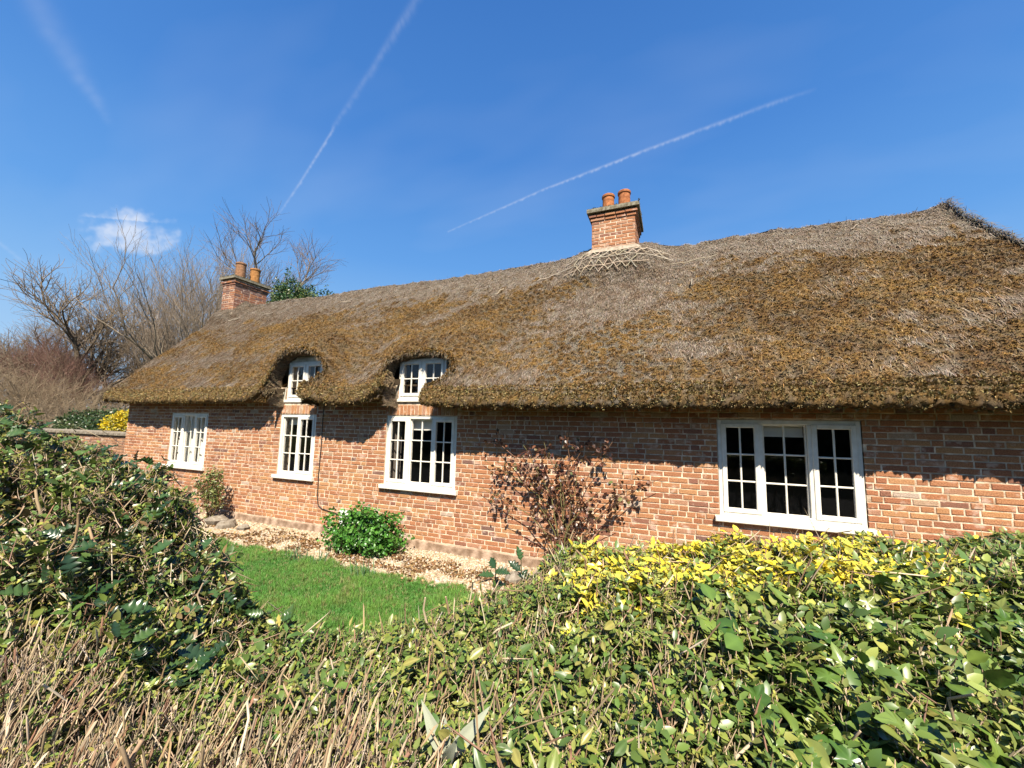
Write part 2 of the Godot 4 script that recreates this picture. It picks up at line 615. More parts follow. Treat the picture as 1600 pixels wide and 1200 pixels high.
func wall_with_openings(x0: float, x1: float, y0: float, y1: float, zf: float, zb: float, holes: Array) -> ArrayMesh:
	var m := MB.new()
	var xs := [x0, x1]
	var ys := [y0, y1]
	for h in holes:
		for e in [h[0], h[1]]:
			if e > x0 and e < x1 and not xs.has(e): xs.append(e)
		for e in [h[2], h[3]]:
			if e > y0 and e < y1 and not ys.has(e): ys.append(e)
	xs.sort()
	ys.sort()
	for a in xs.size() - 1:
		for b in ys.size() - 1:
			var cx: float = (xs[a] + xs[a + 1]) / 2
			var cy: float = (ys[b] + ys[b + 1]) / 2
			var hole := false
			for h in holes:
				if cx > h[0] and cx < h[1] and cy > h[2] and cy < h[3]:
					hole = true
			if hole:
				continue
			m.quad(Vector3(xs[a], ys[b], zf), Vector3(xs[a + 1], ys[b], zf), Vector3(xs[a + 1], ys[b + 1], zf), Vector3(xs[a], ys[b + 1], zf))
			m.quad(Vector3(xs[a + 1], ys[b], zb), Vector3(xs[a], ys[b], zb), Vector3(xs[a], ys[b + 1], zb), Vector3(xs[a + 1], ys[b + 1], zb))
	for h in holes:
		var t: float = minf(h[3], y1)
		m.quad(Vector3(h[0], h[2], zf), Vector3(h[0], h[2], zb), Vector3(h[0], t, zb), Vector3(h[0], t, zf))
		m.quad(Vector3(h[1], h[2], zb), Vector3(h[1], h[2], zf), Vector3(h[1], t, zf), Vector3(h[1], t, zb))
		m.quad(Vector3(h[0], h[2], zf), Vector3(h[1], h[2], zf), Vector3(h[1], h[2], zb), Vector3(h[0], h[2], zb))
		if h[3] < y1:
			m.quad(Vector3(h[0], t, zb), Vector3(h[1], t, zb), Vector3(h[1], t, zf), Vector3(h[0], t, zf))
	m.quad(Vector3(x0, y0, zb), Vector3(x0, y0, zf), Vector3(x0, y1, zf), Vector3(x0, y1, zb))
	m.quad(Vector3(x1, y0, zf), Vector3(x1, y0, zb), Vector3(x1, y1, zb), Vector3(x1, y1, zf))
	m.quad(Vector3(x0, y1, zf), Vector3(x1, y1, zf), Vector3(x1, y1, zb), Vector3(x0, y1, zb))
	return m.mesh()


func make_walls(house: Node3D) -> void:
	for t in brick_tones:
		var m: StandardMaterial3D = M.brick.duplicate()
		m.resource_name = "brick_tone"
		m.vertex_color_use_as_albedo = false
		m.albedo_color = t.linear_to_srgb()
		brick_mats.append(m)
	var holes := OPEN + DORM
	var front := part("wall", wall_with_openings(WALL_L, WALL_R, 0.0, 2.62, -0.006, -0.25, holes), M.mortar, house)
	# the part of the wall above the eaves shows only between the dormers' cheeks, under the thatch
	var cut := holes.duplicate()
	for k in 2:
		cut.append([ARCH[k][0], ARCH[k][1], 2.10, 2.285])
	var all := coursing(WALL_L, WALL_R, 0.14, 2.62, cut, 0.0, -6.0)
	var scored := []
	for b in all:
		var p := Vector3((b[0] + b[1]) / 2, (b[2] + b[3]) / 2, 0)
		var s := seen_at(p)
		var score: float = 1.0 / EYE.distance_squared_to(p) * (b[1] - b[0])
		var hidden_below := 872.0 if s.x < 900.0 else 835.0
		if s.x < 5 or s.x > 1595 or s.y > hidden_below or p.y > 2.2:
			score = 0.0
		scored.append([score, b])
	scored.sort_custom(func(a, c): return a[0] > c[0])
	var rest := MB.new()
	for k in scored.size():
		var b: Array = scored[k][1]
		var z := rnd(-0.003, 0.003)
		if k < 270:
			var o := part("brick", brick_shape(b[1] - b[0], b[3] - b[2]), brick_mats[b[4]], front, Vector3((b[0] + b[1]) / 2, (b[2] + b[3]) / 2, z))
			o.rotation.z = gauss(0.004)
		else:
			add_brick(rest, b[0], b[1], b[2], b[3], z, vary(brick_tones[b[4]], 0.07))
	# soldier courses between the windows and the dormers
	for k in 2:
		var x: float = ARCH[k][0]
		while x < ARCH[k][1] - 0.06:
			var o := part("brick", brick_shape(0.063, 0.165), brick_mats[[8, 2, 3, 9, 0][rng.randi() % 5]], front, Vector3(x + 0.035, 2.192, rnd(0.0, 0.004)))
			o.rotation.z = gauss(0.006)
			x += 0.0745
	var r := part("bricks", rest.mesh(), M.brick, front)
	r.set_meta("kind", "stuff")
	# rendered plinth at the foot of the wall
	var pl := MB.new()
	pl.soft_box(Vector3(WALL_L, -0.2, -0.24), Vector3(WALL_R, 0.135, 0.028), 0.012)
	part("plinth", pl.mesh(), M.render, house)
	# the other walls and the inside
	var g := MB.new()
	for e in [[WALL_L, WALL_L + 0.24], [WALL_R - 0.24, WALL_R]]:
		var a: float = e[0]
		var b: float = e[1]
		var prof := [Vector2(-0.251, 0), Vector2(-0.251, 2.62), Vector2(-2.55, 4.9), Vector2(-5.0, 2.5), Vector2(-5.0, 0)]
		for k in prof.size():
			var p: Vector2 = prof[k]
			var q: Vector2 = prof[(k + 1) % prof.size()]
			g.quad(Vector3(a, p.y, p.x), Vector3(b, p.y, p.x), Vector3(b, q.y, q.x), Vector3(a, q.y, q.x))
			g.tri(Vector3(a, 1.5, -2.5), Vector3(a, p.y, p.x), Vector3(a, q.y, q.x))
			g.tri(Vector3(b, 1.5, -2.5), Vector3(b, q.y, q.x), Vector3(b, p.y, p.x))
	part("gable_wall", g.mesh(), M.render, house)
	var bk := MB.new()
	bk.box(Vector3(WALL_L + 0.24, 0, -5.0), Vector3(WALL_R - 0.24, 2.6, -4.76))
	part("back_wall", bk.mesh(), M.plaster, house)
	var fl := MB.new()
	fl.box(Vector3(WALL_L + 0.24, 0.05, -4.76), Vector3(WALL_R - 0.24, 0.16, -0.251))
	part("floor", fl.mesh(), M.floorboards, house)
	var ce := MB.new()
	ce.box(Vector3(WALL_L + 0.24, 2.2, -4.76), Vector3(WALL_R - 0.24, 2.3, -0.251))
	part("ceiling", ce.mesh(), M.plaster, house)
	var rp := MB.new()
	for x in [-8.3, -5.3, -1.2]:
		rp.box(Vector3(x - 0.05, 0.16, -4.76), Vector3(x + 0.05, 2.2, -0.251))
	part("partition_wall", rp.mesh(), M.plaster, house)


# ---------------------------------------------------------------- windows
# lights: [share of the width, opens]
func window(house: Node3D, o: Array, lights: Array, cols: int, rows: int, label: String, sill := 0.06, z := -0.015, forward := -1.0) -> Node3D:
	var x0: float = o[0] + 0.004
	var x1: float = o[1] - 0.004
	var y0: float = o[2] + sill
	var y1: float = o[3] - 0.004
	var fw := 0.052
	var f := MB.new()
	f.soft_box(Vector3(x0, y0, z - 0.07), Vector3(x0 + fw, y1, z), 0.006)
	f.soft_box(Vector3(x1 - fw, y0, z - 0.07), Vector3(x1, y1, z), 0.006)
	f.soft_box(Vector3(x0 + fw, y1 - fw, z - 0.07), Vector3(x1 - fw, y1, z), 0.006)
	f.soft_box(Vector3(x0 + fw, y0, z - 0.07), Vector3(x1 - fw, y0 + fw, z), 0.006)
	var ix := x0 + fw
	var wide := x1 - x0 - 2 * fw
	var bays := []
	for k in lights.size():
		var a := ix
		ix += wide * lights[k][0]
		var b := ix
		if k < lights.size() - 1:
			f.soft_box(Vector3(b - 0.024, y0 + fw, z - 0.07), Vector3(b + 0.024, y1 - fw, z), 0.006)
			b -= 0.024
		if k > 0:
			a += 0.024
		bays.append([a, b, lights[k][1]])
	var w := part("window", f.mesh(), M.upvc, house)
	w.set_meta("label", label)
	if sill > 0.0:
		var s := MB.new()
		s.soft_box(Vector3(o[0] - 0.05, o[2] - 0.005, -0.06), Vector3(o[1] + 0.05, y0 - 0.001, (0.062 if forward < 0.0 else 0.018 + forward)), 0.008)
		part("sill", s.mesh(), M.upvc, w)
	for bay in bays:
		var a: float = bay[0]
		var b: float = bay[1]
		var c: float = y0 + fw
		var d: float = y1 - fw
		var zz := z - 0.028
		var cw := 0.016
		if bay[2]:
			cw = 0.052
			zz = z + 0.012
			a -= 0.008; b += 0.008; c -= 0.008; d += 0.008
		var m := MB.new()
		m.soft_box(Vector3(a, c, zz - 0.045), Vector3(a + cw, d, zz), 0.006)
		m.soft_box(Vector3(b - cw, c, zz - 0.045), Vector3(b, d, zz), 0.006)
		m.soft_box(Vector3(a + cw, d - cw, zz - 0.045), Vector3(b - cw, d, zz), 0.006)
		m.soft_box(Vector3(a + cw, c, zz - 0.045), Vector3(b - cw, c + cw, zz), 0.006)
		part("casement" if bay[2] else "glazing_bead", m.mesh(), M.upvc, w)
		var ga := a + cw
		var gb := b - cw
		var gc := c + cw
		var gd := d - cw
		var bw := 0.0095
		var bars := MB.new()
		for q in range(1, cols):
			var x := lerpf(ga, gb, float(q) / cols)
			bars.soft_box(Vector3(x - bw, gc, zz - 0.030), Vector3(x + bw, gd, zz - 0.010), 0.004)
		for q in range(1, rows):
			var y := lerpf(gc, gd, float(q) / rows)
			var last := ga
			for k in range(1, cols + 1):
				var e := lerpf(ga, gb, float(k) / cols) - (bw if k < cols else 0.0)
				bars.soft_box(Vector3(last, y - bw, zz - 0.030), Vector3(e, y + bw, zz - 0.011), 0.004)
				last = e + 2 * bw
		part("glazing_bars", bars.mesh(), M.upvc, w)
		for q in cols:
			for r in rows:
				var pa := lerpf(ga, gb, float(q) / cols) + (bw if q > 0 else 0.0)
				var pb := lerpf(ga, gb, float(q + 1) / cols) - (bw if q < cols - 1 else 0.0)
				var pc := lerpf(gc, gd, float(r) / rows) + (bw if r > 0 else 0.0)
				var pd := lerpf(gc, gd, float(r + 1) / rows) - (bw if r < rows - 1 else 0.0)
				var gl := MB.new()
				gl.quad(Vector3(pa - 0.003, pc - 0.003, 0), Vector3(pb + 0.003, pc - 0.003, 0), Vector3(pb + 0.003, pd + 0.003, 0), Vector3(pa - 0.003, pd + 0.003, 0))
				var pane := part("pane", gl.mesh(), M.glass, w, Vector3(0, 0, zz - 0.022))
				pane.rotation = Vector3(gauss(0.0012), gauss(0.0012), 0)
		if bay[2] and lights.size() > 2:
			var h := MB.new()
			var hx := b - 0.03 if a > (x0 + x1) / 2 else a + 0.03
			hx = a + 0.026 if a > (x0 + x1) / 2 else b - 0.026
			h.soft_box(Vector3(hx - 0.009, (c + d) / 2 - 0.035, zz - 0.06), Vector3(hx + 0.009, (c + d) / 2 + 0.035, zz - 0.046), 0.003)
			part("catch", h.mesh(), M.upvc, w)
	return w


func make_windows(house: Node3D) -> void:
	window(house, OPEN[0], [[0.33, true], [0.34, false], [0.33, true]], 2, 3, "white three-light window with cream curtains at the far left end of the wall")
	window(house, OPEN[1], [[0.5, false], [0.5, true]], 2, 3, "white two-light window under the left dormer")
	window(house, OPEN[2], [[0.315, true], [0.37, false], [0.315, true]], 2, 3, "white three-light window under the right dormer")
	window(house, OPEN[3], [[0.31, true], [0.37, false], [0.32, true]], 2, 3, "large white three-light window above the yellow hedge")
	for k in 2:
		var o: Array = DORM[k].duplicate()
		var board := MB.new()
		# white surround: flared feet under the thatch, a board over the head and the cheeks of the box
		var dz: float = DORM_Z[k]
		var yb: float = o[2]
		var yt: float = 3.12 if k == 0 else 3.06
		board.box(Vector3(o[0], yt, -0.09), Vector3(o[1], o[3] - 0.005, dz - 0.02))
		board.box(Vector3(o[0] - 0.004, yb + 0.05, -0.2), Vector3(o[0], yt, dz - 0.02))
		board.box(Vector3(o[1], yb + 0.05, -0.2), Vector3(o[1] + 0.004, yt, dz - 0.02))
		for s in [-1.0, 1.0]:
			var e: float = o[0] if s < 0 else o[1]
			var q0 := Vector3(e, yb, dz + 0.012)
			var q1 := Vector3(e + s * 0.15, yb + 0.06, dz + 0.012)
			var q2 := Vector3(e + s * 0.15, yb + 0.15, dz + 0.012)
			var q3 := Vector3(e, yb + 0.30, dz + 0.012)
			var back := Vector3(0, 0, -0.1)
			if s < 0:
				board.quad(q1, q0, q3, q2)
			else:
				board.quad(q0, q1, q2, q3)
			board.quad(q1, q1 + back, q0 + back, q0)
			board.quad(q2, q3, q3 + back, q2 + back)
		var w := window(house, [o[0], o[1], o[2], yt], [[0.5, true], [0.5, true]], 2, 2, ["small white dormer window deep under the left thatch hood", "small white dormer window under the right thatch hood"][k], 0.05, dz - 0.01, dz)
		part("surround", board.mesh(), M.painted_board, w)


func drape(x0: float, x1: float, y0: float, y1: float, z: float, waves: float, deep: float) -> ArrayMesh:
	var m := MB.new()
	var n := 48
	for k in n:
		var a := float(k) / n
		var b := float(k + 1) / n
		var za := z + deep * sin(a * TAU * waves) * (0.7 + 0.3 * sin(a * 17.0))
		var zb := z + deep * sin(b * TAU * waves) * (0.7 + 0.3 * sin(b * 17.0))
		m.quad(Vector3(lerpf(x0, x1, a), y0, za), Vector3(lerpf(x0, x1, b), y0, zb), Vector3(lerpf(x0, x1, b), y1, zb), Vector3(lerpf(x0, x1, a), y1, za))
	return m.mesh()


func make_hangings() -> void:
	top("curtain", drape(-10.58, -10.02, 0.97, 2.06, -0.17, 6, 0.02), M.cloth, "cream curtain drawn across the left half of the far left window", "curtain", "curtains inside the cottage")
	top("curtain", drape(-9.86, -9.36, 0.97, 2.06, -0.17, 6, 0.02), M.cloth, "cream curtain on the right side of the far left window", "curtain", "curtains inside the cottage")
	var k := 0
	for b in [[-7.04, -6.66, 1.90, "white roller blind rolled up in the two-light window"], [-4.13, -3.63, 1.86, "white roller blind in the middle light of the window under the right dormer"],
			[0.93, 1.40, 1.90, "grey-white roller blind at the top of the large right window"]]:
		var m := MB.new()
		m.box(Vector3(b[0], b[2] + 0.02, -0.153), Vector3(b[1], 2.06, -0.150))
		m.box(Vector3(b[0] - 0.003, b[2], -0.160), Vector3(b[1] + 0.003, b[2] + 0.02, -0.142))
		top("roller_blind", m.mesh(), M.cloth, b[3], "blind", "roller blinds inside the cottage")
		k += 1
	top("curtain", drape(-4.50, -4.36, 0.97, 2.05, -0.19, 2, 0.025), mat("dark_cloth", lin(0.10, 0.085, 0.07), 0.9), "dark drawn-back curtain at the left edge of the window under the right dormer", "curtain", "curtains inside the cottage")


# ---------------------------------------------------------------- chimneys
func chimney(house: Node3D, x0: float, x1: float, z0: float, z1: float, yb: float, yt: float, pots: Array, label: String, tones: Array) -> void:
	var core := MB.new()
	core.box(Vector3(x0 + 0.006, yb, z0 + 0.006), Vector3(x1 - 0.006, yt, z1 - 0.006))
	var ch := part("chimney", core.mesh(), M.mortar, house)
	ch.set_meta("label", label)
	# faces: front, right, back, left
	for f in 4:
		var l := (x1 - x0) if f % 2 == 0 else (z1 - z0)
		var turn := [0.0, PI / 2, PI, -PI / 2][f] as float
		var mid := Vector3((x0 + x1) / 2, 0, (z0 + z1) / 2)
		var out := Vector3(0, 0, 1).rotated(Vector3.UP, turn)
		var right := Vector3(1, 0, 0).rotated(Vector3.UP, turn)
		var dist := (z1 - z0) / 2 if f % 2 == 0 else (x1 - x0) / 2
		var rows := int((yt - yb) / COURSE)
		for j in rows:
			var proud := 0.0
			if j == rows - 1: proud = 0.045
			elif j == rows - 2: proud = 0.02
			var lo := -l / 2 - proud
			var hi := l / 2 + proud
			var x := lo
			var n := int(round((hi - lo) / (0.228 if j % 2 == 0 else 0.2)))
			n = maxi(n, 2)
			var cuts := [lo]
			for q in range(1, n):
				cuts.append(lo + (hi - lo) * q / n + rnd(-0.02, 0.02) + (0.055 if j % 2 == (f % 2) else -0.055) * (0.0 if q == 0 else 1.0))
			cuts.append(hi)
			for q in n:
				var a: float = cuts[q] + (0.005 if q > 0 else 0.0)
				var b: float = cuts[q + 1] - (0.005 if q < n - 1 else 0.0)
				if b - a < 0.03:
					continue
				var o := part("brick", brick_shape(b - a - 0.004, 0.056), brick_mats[tones[rng.randi() % tones.size()]], ch)
				o.transform = Transform3D(Basis(Vector3.UP, turn), mid + out * (dist + proud + rnd(-0.002, 0.003)) + right * ((a + b) / 2) + Vector3(0, yb + (j + 0.5) * COURSE, 0))
	# weathered slab and flaunching on top
	var cap := MB.new()
	var e := 0.085
	cap.box(Vector3(x0 - e, yt, z0 - e), Vector3(x1 + e, yt + 0.075, z1 + e))
	var t := yt + 0.075
	var p := [Vector3(x0 - e + 0.01, t, z1 + e - 0.01), Vector3(x1 + e - 0.01, t, z1 + e - 0.01), Vector3(x1 + e - 0.01, t, z0 - e + 0.01), Vector3(x0 - e + 0.01, t, z0 - e + 0.01)]
	var q := [Vector3(x0 + 0.12, t + 0.07, z1 - 0.12), Vector3(x1 - 0.12, t + 0.07, z1 - 0.12), Vector3(x1 - 0.12, t + 0.07, z0 + 0.12), Vector3(x0 + 0.12, t + 0.07, z0 + 0.12)]
	for k in 4:
		cap.quad(p[k], p[(k + 1) % 4], q[(k + 1) % 4], q[k])
	cap.quad(q[0], q[1], q[2], q[3])
	part("cap", cap.mesh(), M.slab, ch)
	# moss and lichen lumps along the rim
	var xf := []
	var cols := PackedColorArray()
	for k in 240:
		var side := rng.randi() % 4
		var u := rnd(-1, 1)
		var v := 1.0 - absf(gauss(0.12))
		var pos := Vector3((x0 + x1) / 2 + (u if side < 2 else (v if side == 2 else -v)) * ((x1 - x0) / 2 + e), t + 0.004, (z0 + z1) / 2 + ((v if side == 0 else -v) if side < 2 else u) * ((z1 - z0) / 2 + e))
		xf.append(Transform3D(sized(along(Vector3(gauss(0.3), 1, gauss(0.3)), rnd(0, TAU)), Vector3.ONE * rnd(0.5, 1.3)), pos))
		cols.append(vary([Color(0.10, 0.10, 0.04), Color(0.20, 0.19, 0.13), Color(0.14, 0.11, 0.04)][rng.randi() % 3], 0.3))
	scatter("moss", tuft_shape(), M.moss, ch, xf, cols)
	for pt in pots:
		var m := MB.new()
		var r: float = pt[3]
		var h: float = pt[2]
		m.lathe(Vector3.ZERO, [[r * 1.0, 0.0], [r * 1.03, 0.04], [r * 0.98, 0.06], [r * 0.93, h - 0.07], [r * 1.0, h - 0.06], [r * 1.06, h - 0.05], [r * 1.06, h - 0.012], [r * 1.0, h], [r * 0.82, h], [r * 0.80, h - 0.3]], 28, pt[4])
		part("chimney_pot", m.mesh(), M.clay, ch, Vector3(pt[0], t + 0.03, pt[1]))


# ---------------------------------------------------------------- the thatched roof
# The front slope is laid out by x and w, the way up the slope from the eaves; the hoods over the dormers and the saddle at the chimney swell out of it.
const SLOPE := Vector3(0, 0.717, -0.697)
const OUT := Vector3(0, 0.697, 0.717)
const RIDGE_W := 4.232
const HOODS := [
	[[-7.02, -1.0], [-7.12, 0.04], [-7.24, 0.20], [-7.22, 0.42], [-7.02, 0.60], [-6.74, 0.68], [-6.45, 0.69], [-6.14, 0.65], [-5.88, 0.54], [-5.72, 0.38], [-5.80, 0.21], [-6.02, 0.04], [-6.12, -0.1], [-6.12, -1.0]],
	[[-4.30, -1.0], [-4.40, 0.10], [-4.50, 0.24], [-4.49, 0.42], [-4.34, 0.55], [-4.05, 0.61], [-3.70, 0.62], [-3.36, 0.58], [-3.16, 0.47], [-3.12, 0.31], [-3.28, 0.13], [-3.48, 0.0], [-3.52, -0.1], [-3.52, -1.0]]]
const HOOD_AT := [[-6.44, 0.68, 0.69, 0.43], [-3.82, 0.70, 0.62, 0.29]]   # middle, half width, height up the slope, swell
const LIP := [[0.0, 0.0], [0.050, -0.06], [0.086, -0.115], [0.106, -0.165], [0.110, -0.205], [0.095, -0.240], [0.055, -0.262], [-0.06, -0.255], [-0.25, -0.20], [-0.52, -0.06]]
var n_big: FastNoiseLite
var n_mid: FastNoiseLite
var n_fine: FastNoiseLite
var n_cell: FastNoiseLite
var hood_poly := []
var hood_rims := [[], []]      # pairs of points: the rim of the thatch and where its cheek meets the window


func hood_swell(x: float, w: float) -> float:
	var s := 0.0
	for h in HOOD_AT:
		var dx := absf(x - h[0])
		if dx > h[1] + 0.75 or w > h[2] + 2.2:
			continue
		var lat := 1.0 - ramp(dx, h[1] * 0.35, h[1] + 0.62)
		var up := ramp(w, -0.15, h[2]) if w < h[2] else 1.0 - ramp(w, h[2] + 0.1, h[2] + 1.9)
		s = maxf(s, h[3] * lat * up)
	var c := (1.0 - ramp(absf(x + 1.02), 0.45, 1.15)) * ramp(w, 2.75, 3.5)
	s = maxf(s, c * lerpf(0.27, 0.15, ramp(w, 3.6, 4.2)))
	var cl := (1.0 - ramp(absf(x + 12.6), 0.25, 0.8)) * ramp(w, 3.0, 3.6)
	s = maxf(s, cl * 0.16)
	return s


func eave_start(x: float) -> float:
	var e := lerpf(0.13, 0.0, ramp(x, -7.5, -3.3)) + 0.10 * (1.0 - ramp(x, -12.9, -11.4))
	for k in 2:
		var p: Array = HOODS[k]
		var l: float = p[0][0]
		var r: float = p[-1][0]
		var d := maxf(l - x, x - r)
		e += (0.28 if x < l else 0.03) * exp(-maxf(d, 0.0) * maxf(d, 0.0) / 0.09)
	return e + n_mid.get_noise_2d(x * 1.3, 51.0) * 0.035


func mossy(x: float, w: float) -> float:
	var m := 0.64 + n_big.get_noise_2d(x * 0.9, w * 1.6) * 0.95
	m *= 1.0 - ramp(w + n_mid.get_noise_2d(x, w) * 0.7, 2.75, 3.5)
	m += n_mid.get_noise_2d(x * 2.3 + 13.0, w * 2.3) * 0.45 + n_fine.get_noise_2d(x * 0.45, w * 0.6 + 3.0) * 0.25
	m -= 0.85 * exp(-pow((x + 0.75 + (2.6 - w) * 0.35) / 0.62, 2.0)) * ramp(w, 0.7, 2.2)
	m -= 0.30 * exp(-pow((x + 1.3) / 0.8, 2.0)) * ramp(w, 0.2, 1.2)
	m -= 0.28 * ramp(x, -8.0, -10.0)
	m += 0.55 * exp(-pow((x + 3.6) / 0.8, 2.0) - pow((w - 1.25) / 0.75, 2.0))
	m += 0.40 * exp(-pow((x + 6.2) / 0.8, 2.0) - pow((w - 1.0) / 0.5, 2.0))
	m -= 0.55 * exp(-pow((x + 4.75 + (w - 1.6) * -0.75) / 0.16, 2.0)) * ramp(w, 0.5, 1.0) * (1.0 - ramp(w, 2.6, 3.0))
	return clampf(m, 0.0, 1.0)


func roof_base(x: float, w: float) -> Vector3:
	return Vector3(x, 2.5, 0.40) + SLOPE * w + OUT * hood_swell(x, w)


func roof_point(x: float, w: float, m: float) -> Vector3:
	var cush := -n_cell.get_noise_2d(x * 1.0, w * 1.25)      # cellular noise: high in the middle of each cushion
	var o := n_big.get_noise_2d(x * 0.5, w * 0.5 + 9.0) * 0.05 + n_mid.get_noise_2d(x, w * 0.6) * 0.018
	o += (cush - 0.5) * 0.070 * (0.25 + 0.75 * m) + n_fine.get_noise_2d(x, w) * 0.014
	var p := roof_base(x, w) + OUT * o
	p.y += 0.10 * ramp(x, 3.75, 4.0) * ramp(w, 3.9, 4.2)
	p.y += n_mid.get_noise_2d(x * 2.0, 3.3) * 0.035 * ramp(w, 3.8, 4.2)
	return p


func thatch_color(x: float, w: float, m: float) -> Color:
	var a := n_mid.get_noise_2d(x * 1.4 + 31.0, w * 1.4)
	var b := n_big.get_noise_2d(x * 1.7 + 71.0, w * 1.7)
	var f := n_fine.get_noise_2d(x * 1.5 + 5.0, w * 1.5)
	var straw := Color(0.132, 0.092, 0.060).lerp(Color(0.205, 0.172, 0.138), clampf(0.45 + a * 0.8 + 0.35 * ramp(w, 2.9, 3.6) - 0.25 * ramp(x, -7.5, -9.5), 0, 1))
	straw = straw.lerp(Color(0.29, 0.25, 0.205), clampf(f * 1.2 + a * 0.4, 0, 1) * 0.6)
	var moss := Color(0.128, 0.078, 0.040).lerp(Color(0.325, 0.203, 0.074), clampf(0.42 + b * 0.7 + f * 1.0, 0, 1))
	moss = moss.lerp(Color(0.200, 0.156, 0.095), clampf(a * 1.5 + 0.05, 0, 1) * 0.85)
	# bare weathered reed shows between the cushions, most of all below the right chimney
	var gap := ramp(-n_cell.get_noise_2d(x * 1.0, w * 1.25), 0.62, 0.38) * (0.30 + 0.6 * exp(-pow((x + 1.0) / 1.4, 2.0)))
	moss = moss.lerp(Color(0.25, 0.222, 0.182), gap)
	return straw.lerp(moss, ramp(m, 0.10, 0.60))


func inside_hood(x: float, w: float) -> int:
	for k in 2:
		if x > -7.3 + k * 2.6 and x < -5.7 + k * 2.7 and Geometry2D.is_point_in_polygon(Vector2(x, w), hood_poly[k]):
			return k
	return -1


func smooth_line(pts: Array, step: float) -> PackedVector2Array:
	var c := Curve2D.new()
	for k in pts.size():
		var p := Vector2(pts[k][0], pts[k][1])
		var a: Array = pts[maxi(k - 1, 0)]
		var b: Array = pts[mini(k + 1, pts.size() - 1)]
		var t := Vector2(b[0] - a[0], b[1] - a[1]) / 6.0
		if k < 2 or k > pts.size() - 3:
			t = Vector2.ZERO
		c.add_point(p, -t, t)
	c.bake_interval = step
	return c.get_baked_points()


func straw_shape() -> ArrayMesh:
	var m := MB.new()
	var w := 0.5
	m.quad(Vector3(-w, 0, 0), Vector3(w, 0, 0), Vector3(w * 0.8, 0.5, 0.15), Vector3(-w * 0.8, 0.5, 0.15))
	m.quad(Vector3(-w * 0.8, 0.5, 0.15), Vector3(w * 0.8, 0.5, 0.15), Vector3(w * 0.2, 1, 0), Vector3(-w * 0.2, 1, 0))
	return m.mesh()


var tuft_cache: ArrayMesh
func tuft_shape() -> ArrayMesh:      # a cushion of short moss shoots, about 5 cm across
	if tuft_cache:
		return tuft_cache
	var m := MB.new()
	var r := RandomNumberGenerator.new()
	r.seed = 77
	for k in 11:
		var w := TAU * k / 11.0 + r.randf_range(-0.2, 0.2)
		var o := Vector3(cos(w), 0, sin(w))
		var s := Vector3(-sin(w), 0, cos(w))
		var reach := r.randf_range(0.012, 0.030) if k % 3 else 0.006
		var high := r.randf_range(0.014, 0.026)
		var t := o * reach + Vector3(0, high, 0)
		m.tri(o * 0.004 - s * 0.007, o * 0.004 + s * 0.007, t)
	tuft_cache = m.mesh()
	return tuft_cache


